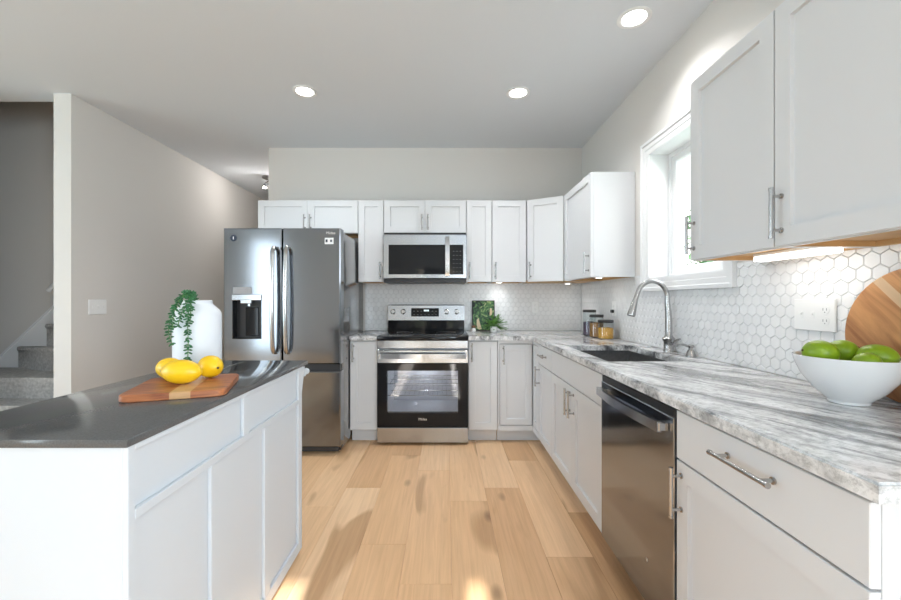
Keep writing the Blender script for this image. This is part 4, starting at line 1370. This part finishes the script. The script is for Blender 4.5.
step(0, [(-5.6, 3.12), (XR, 3.12), (XR, 3.40), (-5.6, 3.40)], .001, .395)
step(0, [(-5.6, 3.36), (XR, 3.36), (XR, 3.87), (-5.6, 3.87)], .001, .567)
step(0, [(-4.09, 3.83), (-3.72, 3.70), (XR, 3.56), (XR, 3.87), (-4.09, 3.87)], .5675, .775)
step(0, [(-3.83, 3.84), (-3.4, 3.76), (XR, 3.66), (XR, 3.87), (-3.83, 3.87)], .7755, .99)
step(0, [(-3.60, 3.845), (-3.3, 3.80), (XR, 3.74), (XR, 3.87), (-3.60, 3.87)], .9905, 1.20)
# white skirt board along the stair wall and a short rail
def WX(px, y): return (px - 446) * y / 400
def WZ(py, y): return 1.22 - (py - 300) * y / 400
ysk = 3.885
p0, p1 = (WX(-40, ysk), WZ(396, ysk)), (WX(75, ysk), WZ(288, ysk))
MB().loops([[(p0[0], y, .3), (p1[0], y, .3), (p1[0], y, p1[1]), (p0[0], y, p0[1])] for y in (ysk, 3.8985)]).build('skirt_board', M['trim'], t, W=True)
q = .026
MB().loops([[(p0[0], y, p0[1]), (p1[0], y, p1[1]), (p1[0], y, p1[1] + q), (p0[0], y, p0[1] + q)] for y in (ysk - .008, 3.8985)]).build('skirt_cap', M['trim'], t, W=True)
t = thing('handrail', 'white handrail end on the stair wall above the steps', 'handrail', (-3.55, 3.84, 1.30))
MB().tube([(WX(49, 3.83) , 3.83, WZ(291, 3.83)), (WX(51, 3.83), 3.83, WZ(288.5, 3.83)), (WX(60, 3.83), 3.83, WZ(280, 3.83)), (WX(80, 3.83), 3.83, WZ(261, 3.83))], .022, 14).build('rail', M['trim'], t, W=True)
MB().cyl((WX(62, 3.83), 3.84, WZ(279, 3.83) - .02), (WX(62, 3.83), 3.899, WZ(279, 3.83) - .03), .010).build('bracket', M['nickel'], t, W=True)

# ------------------------------------------------------------------ outdoors beyond the sink window
lawn = structure('ground', MB().box(-30, 40, -30, 40, -.6, -.3), M['grass'], smooth=False)
def tree(label, x, y, h, rr_, seed):
    t = thing('tree', label, 'tree', (x, y, -.3), 0, 'trees outside the window')
    rn_ = random.Random(seed)
    tr_ = MB().tube([(0, 0, 0), (.03, 0, h * .3), (-.03, .02, h * .6), (0, 0, h * .9)], [.13, .10, .07, .03], 10)
    for k in range(7):
        a = rn_.uniform(0, 6.28)
        z = h * rn_.uniform(.2, .75)
        tr_.tube([(0, 0, z), (math.cos(a) * rr_ * .4, math.sin(a) * rr_ * .4, z + .3), (math.cos(a) * rr_ * .8, math.sin(a) * rr_ * .8, z + .5)], [.04, .025, .01], 6)
    tr_.build('trunk', M['bark'], t)
    lf = MB()
    for k in range(1500):
        while True:
            p = Vector((rn_.uniform(-1, 1), rn_.uniform(-1, 1), rn_.uniform(-1, 1)))
            if .25 < p.length < 1: break
        p = Vector((p.x * rr_, p.y * rr_, h * .6 + p.z * h * .45))
        d = Vector((rn_.uniform(-1, 1), rn_.uniform(-1, 1), rn_.uniform(-1, .3))).normalized()
        sd = d.cross(Vector((rn_.uniform(-1, 1), rn_.uniform(-1, 1), 1))).normalized()
        s = rn_.uniform(.06, .11)
        v = [lf.bm.verts.new(p + q_) for q_ in (d * -s, sd * s * .45, d * s, sd * -s * .45)]
        lf.bm.faces.new(v)
    lf.build('leaves', M['treeleaf'], t, smooth=False)
tree('leafy green tree outside the sink window', 5.62, 8.2, 4.2, .62, 1)
tree('small green tree outside, low behind the window sill', 4.95, 6.9, 1.9, .62, 2)
